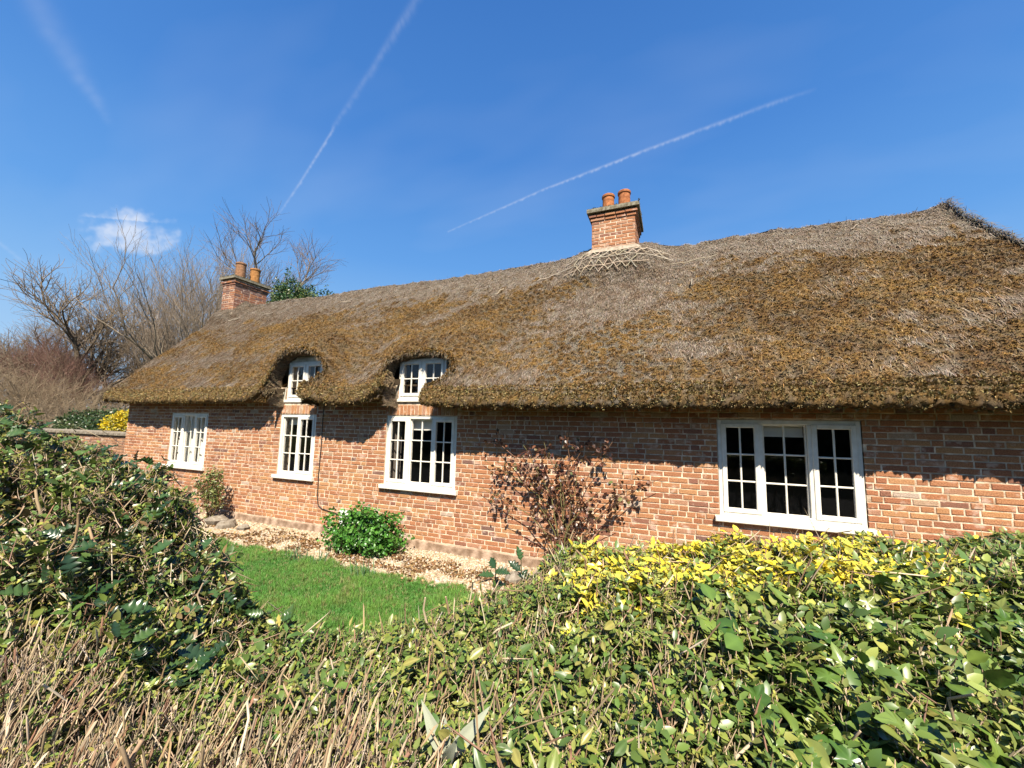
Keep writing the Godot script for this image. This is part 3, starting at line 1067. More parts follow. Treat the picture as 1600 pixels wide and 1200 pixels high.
func make_roof(house: Node3D) -> void:
	n_big = noise(0.55, 101)
	n_mid = noise(2.2, 102)
	n_fine = noise(17.0, 103, FastNoiseLite.TYPE_SIMPLEX_SMOOTH, 2)
	n_cell = noise(8.5, 104, FastNoiseLite.TYPE_CELLULAR, 1)
	n_cell.cellular_return_type = FastNoiseLite.RETURN_DISTANCE
	n_cell.cellular_distance_function = FastNoiseLite.DISTANCE_EUCLIDEAN
	for k in 2:
		hood_poly.append(smooth_line(HOODS[k], 0.02))
	var NX := 800
	var NW := 190
	var NL := LIP.size() - 1
	var rows := NW + NL + 1
	var P := PackedVector3Array()
	var C := PackedColorArray()
	var XW := PackedVector2Array()
	P.resize((NX + 1) * rows)
	C.resize((NX + 1) * rows)
	XW.resize((NX + 1) * rows)
	for ix in NX + 1:
		for j in range(rows - 1, -1, -1):
			var at := ix * rows + j
			var u := float(ix) / NX
			if j >= NL:
				var f := float(j - NL) / NW
				var x := lerpf(lerpf(-12.75, -12.95, f), lerpf(4.50, 4.05, f), u)
				var e := eave_start(x)
				var w := lerpf(e, RIDGE_W, f)
				var m := mossy(x, w)
				P[at] = roof_point(x, w, m)
				C[at] = thatch_color(x, w, m)
				XW[at] = Vector2(x, w)
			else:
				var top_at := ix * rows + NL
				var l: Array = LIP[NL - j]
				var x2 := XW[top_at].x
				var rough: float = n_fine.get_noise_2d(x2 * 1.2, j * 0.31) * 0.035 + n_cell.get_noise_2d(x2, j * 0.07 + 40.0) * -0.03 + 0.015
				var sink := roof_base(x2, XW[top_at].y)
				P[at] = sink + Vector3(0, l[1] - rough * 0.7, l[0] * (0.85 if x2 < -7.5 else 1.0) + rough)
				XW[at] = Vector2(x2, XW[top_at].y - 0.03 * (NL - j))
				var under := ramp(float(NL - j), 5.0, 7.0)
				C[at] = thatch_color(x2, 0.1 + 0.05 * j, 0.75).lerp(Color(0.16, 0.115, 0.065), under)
	# which cells stay
	var keep := PackedByteArray()
	keep.resize(NX * (rows - 1))
	var edge := {}
	for ix in NX:
		for j in rows - 1:
			var mid := (XW[ix * rows + j] + XW[(ix + 1) * rows + j + 1]) / 2
			var gone := -1
			if mid.y < 1.2 and mid.x < -3.0 and mid.x > -7.4:
				gone = inside_hood(mid.x, mid.y)
			keep[ix * (rows - 1) + j] = 1 if gone < 0 else 0
			if gone >= 0:
				for q in [ix * rows + j, (ix + 1) * rows + j, ix * rows + j + 1, (ix + 1) * rows + j + 1]:
					edge[q] = gone
	# pull the rim of each opening on to its line
	for q in edge:
		var j: int = q % rows
		if j < NL:
			continue
		var best := Vector2.ZERO
		var bd := 9.0
		for p in hood_poly[edge[q]]:
			var d: float = p.distance_squared_to(XW[q])
			if d < bd:
				bd = d
				best = p
		if bd < 0.0016:
			XW[q] = best
			P[q] = roof_point(best.x, best.y, mossy(best.x, best.y))
	var B := MB.new()
	B.v = P
	B.c = C
	var N := PackedVector3Array()
	N.resize(P.size())
	for ix in NX:
		for j in rows - 1:
			if keep[ix * (rows - 1) + j] == 0:
				continue
			var a := ix * rows + j
			var b := (ix + 1) * rows + j
			var c := b + 1
			var d := a + 1
			var nn := (P[c] - P[a]).cross(P[d] - P[b])
			N[a] += nn; N[b] += nn; N[c] += nn; N[d] += nn
			B.i.append(a); B.i.append(c); B.i.append(b)
			B.i.append(a); B.i.append(d); B.i.append(c)
	for k in N.size():
		N[k] = N[k].normalized() if N[k].length_squared() > 0.0 else Vector3.UP
	B.n = N
	var roof := part("roof", B.mesh(), M.thatch, house)
	roof.set_meta("label", "weathered thatch with golden brown moss and a grey ridge")

	# cheeks: the cut thickness of the thatch round each dormer, from the rim back to the wall
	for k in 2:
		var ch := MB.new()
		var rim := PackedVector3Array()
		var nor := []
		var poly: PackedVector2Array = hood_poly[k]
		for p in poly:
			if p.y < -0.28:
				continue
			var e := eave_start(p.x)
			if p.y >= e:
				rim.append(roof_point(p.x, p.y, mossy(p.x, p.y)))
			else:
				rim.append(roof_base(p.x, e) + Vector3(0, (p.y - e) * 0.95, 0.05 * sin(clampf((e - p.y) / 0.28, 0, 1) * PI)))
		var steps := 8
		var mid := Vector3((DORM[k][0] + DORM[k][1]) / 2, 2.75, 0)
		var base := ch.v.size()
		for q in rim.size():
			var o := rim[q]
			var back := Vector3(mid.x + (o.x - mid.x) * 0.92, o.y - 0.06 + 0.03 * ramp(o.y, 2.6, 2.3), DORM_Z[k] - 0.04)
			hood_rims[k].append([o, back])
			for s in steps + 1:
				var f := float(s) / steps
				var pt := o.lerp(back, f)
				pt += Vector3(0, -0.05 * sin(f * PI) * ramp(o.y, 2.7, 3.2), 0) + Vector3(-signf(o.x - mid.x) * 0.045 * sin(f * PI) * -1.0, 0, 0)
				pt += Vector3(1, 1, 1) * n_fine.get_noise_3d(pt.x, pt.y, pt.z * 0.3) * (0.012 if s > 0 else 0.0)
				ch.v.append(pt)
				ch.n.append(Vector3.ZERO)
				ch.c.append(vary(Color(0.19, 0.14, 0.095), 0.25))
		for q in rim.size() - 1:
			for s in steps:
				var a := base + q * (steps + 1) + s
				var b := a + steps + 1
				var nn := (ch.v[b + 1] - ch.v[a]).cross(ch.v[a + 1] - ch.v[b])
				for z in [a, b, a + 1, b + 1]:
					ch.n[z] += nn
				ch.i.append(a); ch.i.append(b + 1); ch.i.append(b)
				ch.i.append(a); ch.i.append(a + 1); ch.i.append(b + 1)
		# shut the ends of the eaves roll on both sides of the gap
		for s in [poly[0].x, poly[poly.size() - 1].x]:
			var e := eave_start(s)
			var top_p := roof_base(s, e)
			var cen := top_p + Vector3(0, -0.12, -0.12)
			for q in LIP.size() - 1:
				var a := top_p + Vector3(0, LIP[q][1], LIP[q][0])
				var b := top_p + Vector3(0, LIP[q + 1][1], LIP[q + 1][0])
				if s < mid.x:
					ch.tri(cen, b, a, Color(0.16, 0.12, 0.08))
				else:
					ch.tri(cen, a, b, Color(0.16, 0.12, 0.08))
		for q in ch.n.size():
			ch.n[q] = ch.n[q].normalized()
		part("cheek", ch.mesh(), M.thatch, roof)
	
	# back slope, gable edges and the steep right-hand end
	var bk := MB.new()
	var br := PackedVector3Array()
	for k in 81:
		var x := lerpf(-12.95, 4.05, k / 80.0)
		br.append(roof_point(x, RIDGE_W, 0.0))
	for k in 80:
		var x0 := br[k].x
		var x1 := br[k + 1].x
		bk.quad(Vector3(x1, br[k + 1].y, br[k + 1].z), Vector3(x0, br[k].y, br[k].z), Vector3(x0, 2.3, -5.5), Vector3(x1, 2.3, -5.5), Color(0.13, 0.10, 0.07))
	for s in 2:
		for k in 40:
			var f0 := k / 40.0
			var f1 := (k + 1) / 40.0
			var x0 := lerpf(-12.75, -12.95, f0) if s == 0 else lerpf(4.50, 4.05, f0)
			var x1 := lerpf(-12.75, -12.95, f1) if s == 0 else lerpf(4.50, 4.05, f1)
			var a := roof_point(x0, lerpf(eave_start(x0), RIDGE_W, f0), mossy(x0, f0 * RIDGE_W))
			var b := roof_point(x1, lerpf(eave_start(x1), RIDGE_W, f1), mossy(x1, f1 * RIDGE_W))
			var col := Color(0.15, 0.115, 0.075)
			var d := OUT * -0.30 + Vector3(0.06 if s == 0 else -0.06, 0, 0)
			if s == 0:
				bk.quad(a, b, b + d, a + d, col)
				bk.quad(a + d, b + d, b + d + Vector3(0.6, 0, 0), a + d + Vector3(0.6, 0, 0), col)
			else:
				bk.quad(b, a, a + d, b + d, col)
				bk.quad(b + d, a + d, a + d - Vector3(0.6, 0, 0), b + d - Vector3(0.6, 0, 0), col)
	part("back_slope", bk.mesh(), M.thatch, roof)

	# loose straw, moss shoots, and the shaggy fringe of the eaves
	var sx := []
	var sc := PackedColorArray()
	var mx := []
	var mc := PackedColorArray()
	for k in 290000:
		var f := rng.randf()
		var x := rnd(-12.9, 4.3)
		var w := lerpf(-0.05, RIDGE_W + 0.03, f)
		if x > lerpf(4.5, 4.05, f) or x < lerpf(-12.75, -12.95, f):
			continue
		if x < -3.0 and x > -7.4 and w < 1.0 and inside_hood(x, w) >= 0:
			continue
		var m := mossy(x, w)
		var e := eave_start(x)
		var p: Vector3
		if w >= e:
			p = roof_point(x, w, m)
		else:
			p = roof_base(x, e) + Vector3(0, (w - e) * 1.4, 0.06)
			m = 0.8
		if rng.randf() < 0.18 + 0.78 * ramp(m, 0.2, 0.6):
			var s := rnd(0.38, 0.85)
			mx.append(Transform3D(sized(along(OUT + Vector3(gauss(0.3), gauss(0.3), gauss(0.3)), rnd(0, TAU)), Vector3(s, s * rnd(0.35, 0.9), s)), p))
			mc.append(vary(thatch_color(x, w, m), 0.34))
		else:
			var loose := 0.30 + 0.5 * ramp(w, 3.3, 4.1)
			var d := (-SLOPE + Vector3(gauss(loose), 0, 0) + OUT * rnd(-0.04, 0.07)).normalized()
			if k % 2: continue
			var y := d * rnd(0.035, 0.11)
			var xd := d.cross(OUT).normalized()
			sx.append(Transform3D(Basis(xd * rnd(0.004, 0.008), y, xd.cross(d).normalized() * 0.02), p + OUT * 0.004))
			var cc := thatch_color(x, w, m)
			sc.append(vary(cc.lerp(Color(0.32, 0.285, 0.24), 0.35 if rng.randf() < 0.22 else 0.0), 0.35))
	# fringe
	for k in 42000:
		var x := rnd(-12.7, 4.4)
		if (x > -7.05 and x < -6.1) or (x > -4.3 and x < -3.52):
			continue
		var e := eave_start(x)
		var l: Array = LIP[rng.randi_range(0, 6)]
		var p := roof_base(x, e) + Vector3(0, l[1], l[0] * (0.85 if x < -7.5 else 1.0)) + Vector3(0, gauss(0.012), gauss(0.01))
		var dn := Vector3(gauss(0.4), rnd(-0.55, 0.5), rnd(0.3, 1.0)).normalized()
		if rng.randf() < 0.6:
			var s := rnd(0.7, 1.5)
			mx.append(Transform3D(sized(along(dn, rnd(0, TAU)), Vector3(s, s * 1.2, s)), p))
			mc.append(vary(Color(0.24, 0.155, 0.062).lerp(Color(0.31, 0.25, 0.125), rng.randf()), 0.4))
		else:
			var y := dn * rnd(0.02, 0.05)
			sx.append(Transform3D(Basis(dn.cross(Vector3.RIGHT).cross(dn).normalized() * 0.006, y, Vector3(0, 0.01, 0.01)), p))
			sc.append(vary(Color(0.22, 0.16, 0.085), 0.4))
	# rims of the hoods
	for k in 2:
		for p2 in hood_poly[k]:
			if p2.y < 0.0: continue
			for q in 10:
				var p := roof_point(p2.x, p2.y, 0.6) + Vector3(gauss(0.02), gauss(0.02), gauss(0.02))
				var s := rnd(0.6, 1.3)
				if q < 6:
					mx.append(Transform3D(sized(along(Vector3(gauss(0.5), rnd(-0.5, 0.8), 1), rnd(0, TAU)), Vector3.ONE * s), p))
					mc.append(vary(Color(0.18, 0.11, 0.04), 0.4))
				else:
					var dn := Vector3(gauss(0.3), rnd(-1, -0.2), rnd(0.0, 0.8)).normalized()
					sx.append(Transform3D(Basis(Vector3.RIGHT * 0.006, dn * rnd(0.04, 0.10), Vector3(0, 0.01, 0.01)), p))
					sc.append(vary(Color(0.21, 0.165, 0.11), 0.4))
		for s in [hood_poly[k][0].x, hood_poly[k][hood_poly[k].size() - 1].x]:
			for q in 700:
				var l: Array = LIP[rng.randi() % 8]
				var p := roof_base(s, eave_start(s)) + Vector3(0, l[1], l[0]).lerp(Vector3(0, -0.12, -0.12), rng.randf()) + Vector3(gauss(0.006), 0, 0)
				var dn := Vector3(signf(HOOD_AT[k][0] - s) * rnd(0.2, 1.0), rnd(-0.8, 0.2), rnd(0, 0.8)).normalized()
				sx.append(Transform3D(Basis(dn.cross(Vector3(0, 0.3, 1)).normalized() * 0.008, dn * rnd(0.02, 0.06), Vector3(0, 0.01, 0.01)), p))
				sc.append(vary(Color(0.24, 0.18, 0.11), 0.4))
		for q in 5200:
			var pair: Array = hood_rims[k][rng.randi() % hood_rims[k].size()]
			var o: Vector3 = pair[0]
			var back: Vector3 = pair[1]
			var f := rng.randf() * 0.95
			var inward := signf((DORM[k][0] + DORM[k][1]) / 2 - o.x)
			var dn := ((o - back).normalized() + Vector3(gauss(0.25) + inward * 0.15, gauss(0.3) - 0.15, gauss(0.2))).normalized()
			sx.append(Transform3D(Basis(dn.cross(Vector3(inward, 0.2, 0)).normalized() * 0.007, dn * rnd(0.03, 0.09), Vector3(0, 0.01, 0.01)), back.lerp(o, f) + Vector3(inward * 0.008, -0.006, 0)))
			sc.append(vary(Color(0.22, 0.17, 0.115), 0.4))
	# ragged ridge
	for k in 4200:
		var x := rnd(-12.9, 4.1)
		var p := roof_point(x, RIDGE_W - absf(gauss(0.10)), 0.0)
		var d := Vector3(rnd(-1, 1), rnd(-0.25, 0.10), rnd(-0.4, 0.6)).normalized()
		sx.append(Transform3D(Basis(d.cross(OUT).normalized() * rnd(0.005, 0.010), d * rnd(0.05, 0.15), OUT * 0.02), p + Vector3(0, -0.01, 0)))
		sc.append(vary(Color(0.19, 0.165, 0.14), 0.45))
	# the upturned end of the ridge and its dark rolled edge down to the right
	for k in 2600:
		var f := pow(rng.randf(), 0.8)
		var p := roof_point(lerpf(4.45, 4.04, f), lerpf(0.3, RIDGE_W, f), 0.0) + Vector3(gauss(0.03), gauss(0.02) + 0.05 * f, gauss(0.03))
		var d := Vector3(rnd(-0.2, 0.7), rnd(-0.7, 0.1), rnd(-0.2, 0.6)).normalized()
		sx.append(Transform3D(Basis(d.cross(OUT).normalized() * 0.010, d * rnd(0.04, 0.10), OUT * 0.02), p))
		sc.append(vary(Color(0.105, 0.09, 0.072), 0.4))
	scatter("straw", straw_shape(), M.straw, roof, sx, sc)
	scatter("moss", tuft_shape(), M.moss, roof, mx, mc)

	# split hazel liggers pegged in a lattice over the saddle in front of the right chimney, and some strays
	var rods := []
	for lv in [[3.66, -2.0, 0.0], [3.43, -2.2, 0.05], [3.24, -1.95, -0.35]]:
		rods.append([lv[1], lv[0] + rnd(-0.02, 0.02), lv[2], lv[0] + rnd(-0.03, 0.03)])
	for lv in [[3.43, 3.66, -1.75, -0.15], [3.12, 3.36, -1.75, -0.7]]:
		var x: float = lv[2]
		while x < lv[3]:
			rods.append([x + rnd(-0.02, 0.02), lv[0] + rnd(-0.03, 0.02), x + 0.2 + rnd(-0.03, 0.03), lv[1] + rnd(-0.02, 0.03)])
			rods.append([x + rnd(-0.02, 0.02), lv[1] + rnd(-0.02, 0.03), x + 0.2 + rnd(-0.03, 0.03), lv[0] + rnd(-0.03, 0.02)])
			x += 0.165
	for s in [[0.0, 3.25, 0.75, 3.45], [-2.5, 3.3, -2.1, 3.5], [-3.3, 2.9, -3.2, 3.15], [2.7, 3.75, 2.85, 3.95], [-10.6, 3.3, -10.2, 3.35], [-7.9, 3.5, -7.5, 3.45], [-11.9, 3.2, -11.5, 3.3], [0.3, 2.4, 0.32, 2.65]]:
		rods.append(s)
	for r in rods:
		var pts := PackedVector3Array()
		var rad := PackedFloat32Array()
		for q in 7:
			var f := q / 6.0
			var x := lerpf(r[0], r[2], f)
			var w := lerpf(r[1], r[3], f)
			pts.append(roof_base(x, w) + OUT * (0.045 + 0.012 * sin(f * 9.0 + x * 5.0)))
			rad.append(0.0085)
		var t := MB.new()
		t.tube(pts, rad, 5, vary(Color(0.34, 0.285, 0.215), 0.25), true)
		part("ligger", t.mesh(), M.twig, roof)


func make_chimneys(house: Node3D) -> void:
	chimney(house, -1.44, -0.61, -3.05, -2.05, 4.95, 6.20, [[-1.17, -2.45, 0.46, 0.125, Color(0.50, 0.20, 0.085)], [-0.85, -2.45, 0.48, 0.125, Color(0.47, 0.185, 0.08)]], "square red brick chimney stack with two short pots at the middle of the ridge", [1, 4, 0, 0, 2, 6, 8, 1, 5])
	chimney(house, -12.80, -12.24, -3.12, -2.10, 4.9, 6.25, [[-12.52, -2.40, 0.52, 0.145, Color(0.36, 0.20, 0.115)], [-12.52, -2.86, 0.50, 0.145, Color(0.46, 0.235, 0.085)]], "brown brick chimney stack with two tall pots at the left gable", [5, 6, 7, 4, 6, 1, 7])
	# cement fillets where the thatch meets the stacks
	for s in [[-1.44, -0.61, -3.05, -2.05, 5.385], [-12.80, -12.24, -3.12, -2.10, 5.16]]:
		var m := MB.new()
		var e := 0.11
		var y: float = s[4]
		var p := [Vector3(s[0] - e, y - 0.03, s[3] + e), Vector3(s[1] + e, y - 0.03, s[3] + e), Vector3(s[1] + e, y + 0.12, s[2] - e), Vector3(s[0] - e, y + 0.12, s[2] - e)]
		var q := [Vector3(s[0] - 0.004, y + 0.085, s[3] + 0.004), Vector3(s[1] + 0.004, y + 0.085, s[3] + 0.004), Vector3(s[1] + 0.004, y + 0.25, s[2] - 0.004), Vector3(s[0] - 0.004, y + 0.25, s[2] - 0.004)]
		for k in 4:
			var l := (k + 1) % 4
			m.quad(p[k], p[l], q[l], q[k])
			m.quad(p[k] - Vector3(0, 0.3, 0), p[l] - Vector3(0, 0.3, 0), p[l], p[k])
		part("cement_fillet", m.mesh(), M.cement, house)


# ---------------------------------------------------------------- leaves and twigs
func leaf_shape(wide: float, fold: float, droop: float, pointed := 0.0) -> ArrayMesh:     # one unit long, stalk at the origin, growing along +y, upper side to +z
	var m := MB.new()
	var prof := [[0.0, 0.03], [0.14, 0.55], [0.32, 0.94], [0.50, 1.0 - pointed * 0.04], [0.70, 0.80 - pointed * 0.18], [0.88, 0.42 - pointed * 0.16], [1.0, 0.0]]
	for k in prof.size() - 1:
		var y0: float = prof[k][0]
		var y1: float = prof[k + 1][0]
		for s in [-2, -1, 0, 1]:
			var q := []
			for e in [[y0, prof[k][1] * wide, s], [y0, prof[k][1] * wide, s + 1], [y1, prof[k + 1][1] * wide, s + 1], [y1, prof[k + 1][1] * wide, s]]:
				var t: float = e[2] / 2.0
				q.append(Vector3(t * e[1], e[0], -droop * e[0] * e[0] + fold * e[1] * (absf(t) * 1.25 - 0.35 * t * t) + 0.02 * sin(e[0] * 14.0) * absf(t)))
			m.quad(q[0], q[1], q[2], q[3])
	rib(m, 0.035)
	m.smooth()
	return m.mesh()


# paler midrib and side veins, as colours of the blade itself
func rib(m: MB, _w: float) -> void:
	for k in m.v.size():
		var p := m.v[k]
		var s := 0.80 + 0.10 * sin(p.y * 41.0 + absf(p.x) * 30.0)
		if absf(p.x) < 0.012:
			s = 1.0
		m.c[k] = Color(s, s, s * 0.94)


func spiny_leaf() -> ArrayMesh:      # holly: a glossy blade with a few upturned points
	var m := MB.new()
	var rim := [[0.0, 0.02], [0.12, 0.14], [0.22, 0.30], [0.30, 0.19], [0.44, 0.33], [0.54, 0.20], [0.68, 0.29], [0.76, 0.14], [0.88, 0.10], [1.0, 0.0]]
	for k in rim.size() - 1:
		for s in [-1.0, 1.0]:
			var y0: float = rim[k][0]
			var y1: float = rim[k + 1][0]
			var a := Vector3(0, y0, -0.22 * y0 * y0)
			var b := Vector3(0, y1, -0.22 * y1 * y1)
			var c := Vector3(s * rim[k + 1][1], y1, a.z * 0.6 + (0.10 if rim[k + 1][1] > 0.25 else -0.01))
			var d := Vector3(s * rim[k][1], y0, a.z * 0.6 + (0.10 if rim[k][1] > 0.25 else -0.01))
			if s > 0:
				m.quad(a, d, c, b)
			else:
				m.quad(a, b, c, d)
	rib(m, 0.03)
	m.smooth()
	return m.mesh()


func lobed_leaf() -> ArrayMesh:      # ivy: five lobes
	var m := MB.new()
	var rim := [Vector2(0, -0.02), Vector2(0.10, -0.10), Vector2(0.26, -0.10), Vector2(0.40, 0.02), Vector2(0.36, 0.14), Vector2(0.33, 0.22), Vector2(0.44, 0.32), Vector2(0.50, 0.46), Vector2(0.36, 0.47), Vector2(0.23, 0.52), Vector2(0.17, 0.66), Vector2(0.10, 0.84), Vector2(0.0, 1.0)]
	var mid := Vector3(0, 0.26, 0.0)
	for s in [-1.0, 1.0]:
		for k in rim.size() - 1:
			var e := []
			for p in [rim[k], rim[k + 1]]:
				for f in [0.5, 1.0]:
					var v2: Vector2 = Vector2(0, 0.26).lerp(p, f)
					var r: float = (v2 - Vector2(0, 0.26)).length()
					e.append(Vector3(v2.x * s, v2.y, 0.22 * v2.x - 0.42 * r * r + 0.03 * sin(r * 19.0)))
			if s > 0:
				m.tri(mid, e[0], e[2])
				m.quad(e[0], e[1], e[3], e[2])
			else:
				m.tri(mid, e[2], e[0])
				m.quad(e[2], e[3], e[1], e[0])
	rib(m, 0.03)
	m.smooth()
	return m.mesh()


func twig_shape() -> ArrayMesh:      # one unit long with a slight bow; scale x and z to the thickness
	var m := MB.new()
	m.tube(PackedVector3Array([Vector3(0, 0, 0), Vector3(1.2, 0.35, 0.5), Vector3(0.8, 0.7, -0.8), Vector3(-0.6, 1.0, 0.2)]), PackedFloat32Array([1.0, 0.9, 0.75, 0.55]), 4, Color.WHITE, true)
	return m.mesh()


# a leaf of few faces, from its base along d with its upper side to u
func add_leaf(m: MB, at: Vector3, d: Vector3, u: Vector3, l: float, wide: float, col: Color) -> void:
	var s := d.cross(u).normalized()
	var n := s.cross(d).normalized()
	var a := at + d * l * 0.35 - n * l * 0.02
	var b := at + d * l * 0.72 - n * l * 0.08
	var t := at + d * l - n * l * 0.20
	for e in [-1.0, 1.0]:
		var p: Vector3 = a + s * e * wide * l + n * l * 0.07
		var q: Vector3 = b + s * e * wide * l * 0.78 + n * l * 0.02
		if e > 0:
			m.tri(at, p, a, col); m.quad(a, p, q, b, col); m.tri(b, q, t, col)
		else:
			m.tri(at, a, p, col); m.quad(a, b, q, p, col); m.tri(b, t, q, col)


# a shoot one unit tall: a twig with leaves set in pairs along it
func shoot_shape(sd: int, pairs: int, size: float, wide: float, wood: Color, leaf: Array, forked := false) -> ArrayMesh:
	var r := RandomNumberGenerator.new()
	r.seed = sd
	var stem := MB.new()
	var m := MB.new()
	var pts := PackedVector3Array()
	var bend := Vector3(r.randf_range(-0.12, 0.12), 0, r.randf_range(-0.12, 0.12))
	for k in 4:
		var f := k / 3.0
		pts.append(Vector3(bend.x * f * f + r.randf_range(-0.02, 0.02), f, bend.z * f * f))
	stem.tube(pts, PackedFloat32Array([0.022, 0.020, 0.016, 0.012]), 4, wood, true)
	if forked:
		for q in 2:
			var at := pts[1 + q]
			var d := Vector3(r.randf_range(-1, 1), 1.2, r.randf_range(-1, 1)).normalized()
			stem.tube(PackedVector3Array([at, at + d * 0.2, at + d * 0.42 + Vector3(0, 0.05, 0)]), PackedFloat32Array([0.016, 0.013, 0.010]), 4, wood, true)
	for k in pairs:
		var f := 0.25 + 0.75 * (k + 1.0) / pairs
		var at := Vector3(bend.x * f * f, f, bend.z * f * f)
		var w := k * PI / 2 + r.randf_range(-0.4, 0.4)
		for e in [0.0, PI]:
			if r.randf() < 0.15: continue
			var o := Vector3(cos(w + e), 0, sin(w + e))
			var d := (o + Vector3(0, r.randf_range(0.2, 1.3), 0)).normalized()
			var c: Color = leaf[r.randi() % leaf.size()]
			add_leaf(m, at, d, Vector3.UP - o * 0.3, size * r.randf_range(0.7, 1.15), wide, c)
	if pairs > 0:
		m.smooth()
	var base := stem.v.size()
	stem.v.append_array(m.v); stem.n.append_array(m.n); stem.c.append_array(m.c)
	for k in m.i:
		stem.i.append(k + base)
	return stem.mesh()


var L := {}
func make_leaf_shapes() -> void:
	L.privet = leaf_shape(0.24, 0.35, 0.15)
	L.narrow = leaf_shape(0.17, 0.4, 0.25, 1.0)
	L.round_leaf = leaf_shape(0.38, 0.2, 0.2)
	L.spiny = spiny_leaf()
	L.lobed = lobed_leaf()
	L.twig = twig_shape()
	L.blade = blade_shape()
	L.clump = clump_shape()
	var tan := Color(0.36, 0.27, 0.17)
	var dun := Color(0.23, 0.165, 0.105)
	L.green_shoots = [shoot_shape(1, 4, 0.42, 0.25, tan, [Color(0.125, 0.180, 0.034), Color(0.095, 0.150, 0.030), Color(0.17, 0.21, 0.042)]), shoot_shape(2, 3, 0.46, 0.24, tan, [Color(0.075, 0.130, 0.028), Color(0.100, 0.160, 0.036)]),
		shoot_shape(3, 5, 0.36, 0.23, dun, [Color(0.20, 0.235, 0.05), Color(0.26, 0.27, 0.065), Color(0.14, 0.19, 0.04)]), shoot_shape(4, 3, 0.34, 0.25, tan, [Color(0.22, 0.245, 0.06), Color(0.13, 0.18, 0.036)], true)]
	L.gold_shoots = [shoot_shape(11, 4, 0.42, 0.30, tan, [Color(0.62, 0.51, 0.050), Color(0.52, 0.45, 0.05), Color(0.68, 0.58, 0.09)]), shoot_shape(12, 3, 0.46, 0.30, tan, [Color(0.58, 0.48, 0.05), Color(0.34, 0.35, 0.06)]), shoot_shape(13, 5, 0.34, 0.28, dun, [Color(0.40, 0.38, 0.05), Color(0.60, 0.50, 0.04), Color(0.24, 0.26, 0.05)])]
	L.dark_shoots = [shoot_shape(21, 4, 0.36, 0.26, Color(0.20, 0.12, 0.085), [Color(0.080, 0.135, 0.028), Color(0.120, 0.170, 0.036), Color(0.055, 0.095, 0.024)]), shoot_shape(22, 5, 0.30, 0.26, dun, [Color(0.21, 0.235, 0.050), Color(0.29, 0.27, 0.07), Color(0.13, 0.175, 0.038)]),
		shoot_shape(23, 2, 0.30, 0.24, Color(0.30, 0.22, 0.15), [Color(0.17, 0.11, 0.05), Color(0.11, 0.12, 0.03)], true)]
	L.cut_shoots = [shoot_shape(31, 0, 0.2, 0.2, Color(0.47, 0.38, 0.275), [tan]), shoot_shape(32, 1, 0.22, 0.22, Color(0.38, 0.29, 0.185), [Color(0.20, 0.20, 0.05), Color(0.15, 0.17, 0.04)]), shoot_shape(33, 0, 0.2, 0.2, Color(0.40, 0.31, 0.215), [tan], true), shoot_shape(34, 2, 0.20, 0.24, tan, [Color(0.24, 0.23, 0.06), Color(0.13, 0.16, 0.04)])]


func blade_shape() -> ArrayMesh:     # a small sheaf of grass
	var m := MB.new()
	var r := RandomNumberGenerator.new()
	r.seed = 5
	for k in 7:
		var w := TAU * k / 7.0
		var o := Vector3(cos(w), 0, sin(w))
		var s := Vector3(-o.z, 0, o.x) * 0.035
		var lean := r.randf_range(0.1, 0.5)
		var h := r.randf_range(0.6, 1.0)
		var b := o * 0.06
		var q := b + o * lean * 0.35 + Vector3(0, h * 0.6, 0)
		m.quad(b - s, b + s, q + s * 0.8, q - s * 0.8)
		m.tri(q - s * 0.8, q + s * 0.8, b + o * lean + Vector3(0, h, 0))
	return m.mesh()


func clump_shape() -> ArrayMesh:     # a spray of nine small leaves, one unit across
	var m := MB.new()
	var r := RandomNumberGenerator.new()
	r.seed = 15
	for k in 9:
		var d := Vector3(r.randf_range(-1, 1), r.randf_range(-0.6, 1), r.randf_range(-1, 1)).normalized()
		var s := d.cross(Vector3(r.randf_range(-1, 1), r.randf_range(-1, 1), r.randf_range(-1, 1))).normalized()
		var a := d * r.randf_range(0.05, 0.3)
		m.quad(a, a + d * 0.17 - s * 0.09, a + d * 0.36, a + d * 0.17 + s * 0.09)
	return m.mesh()


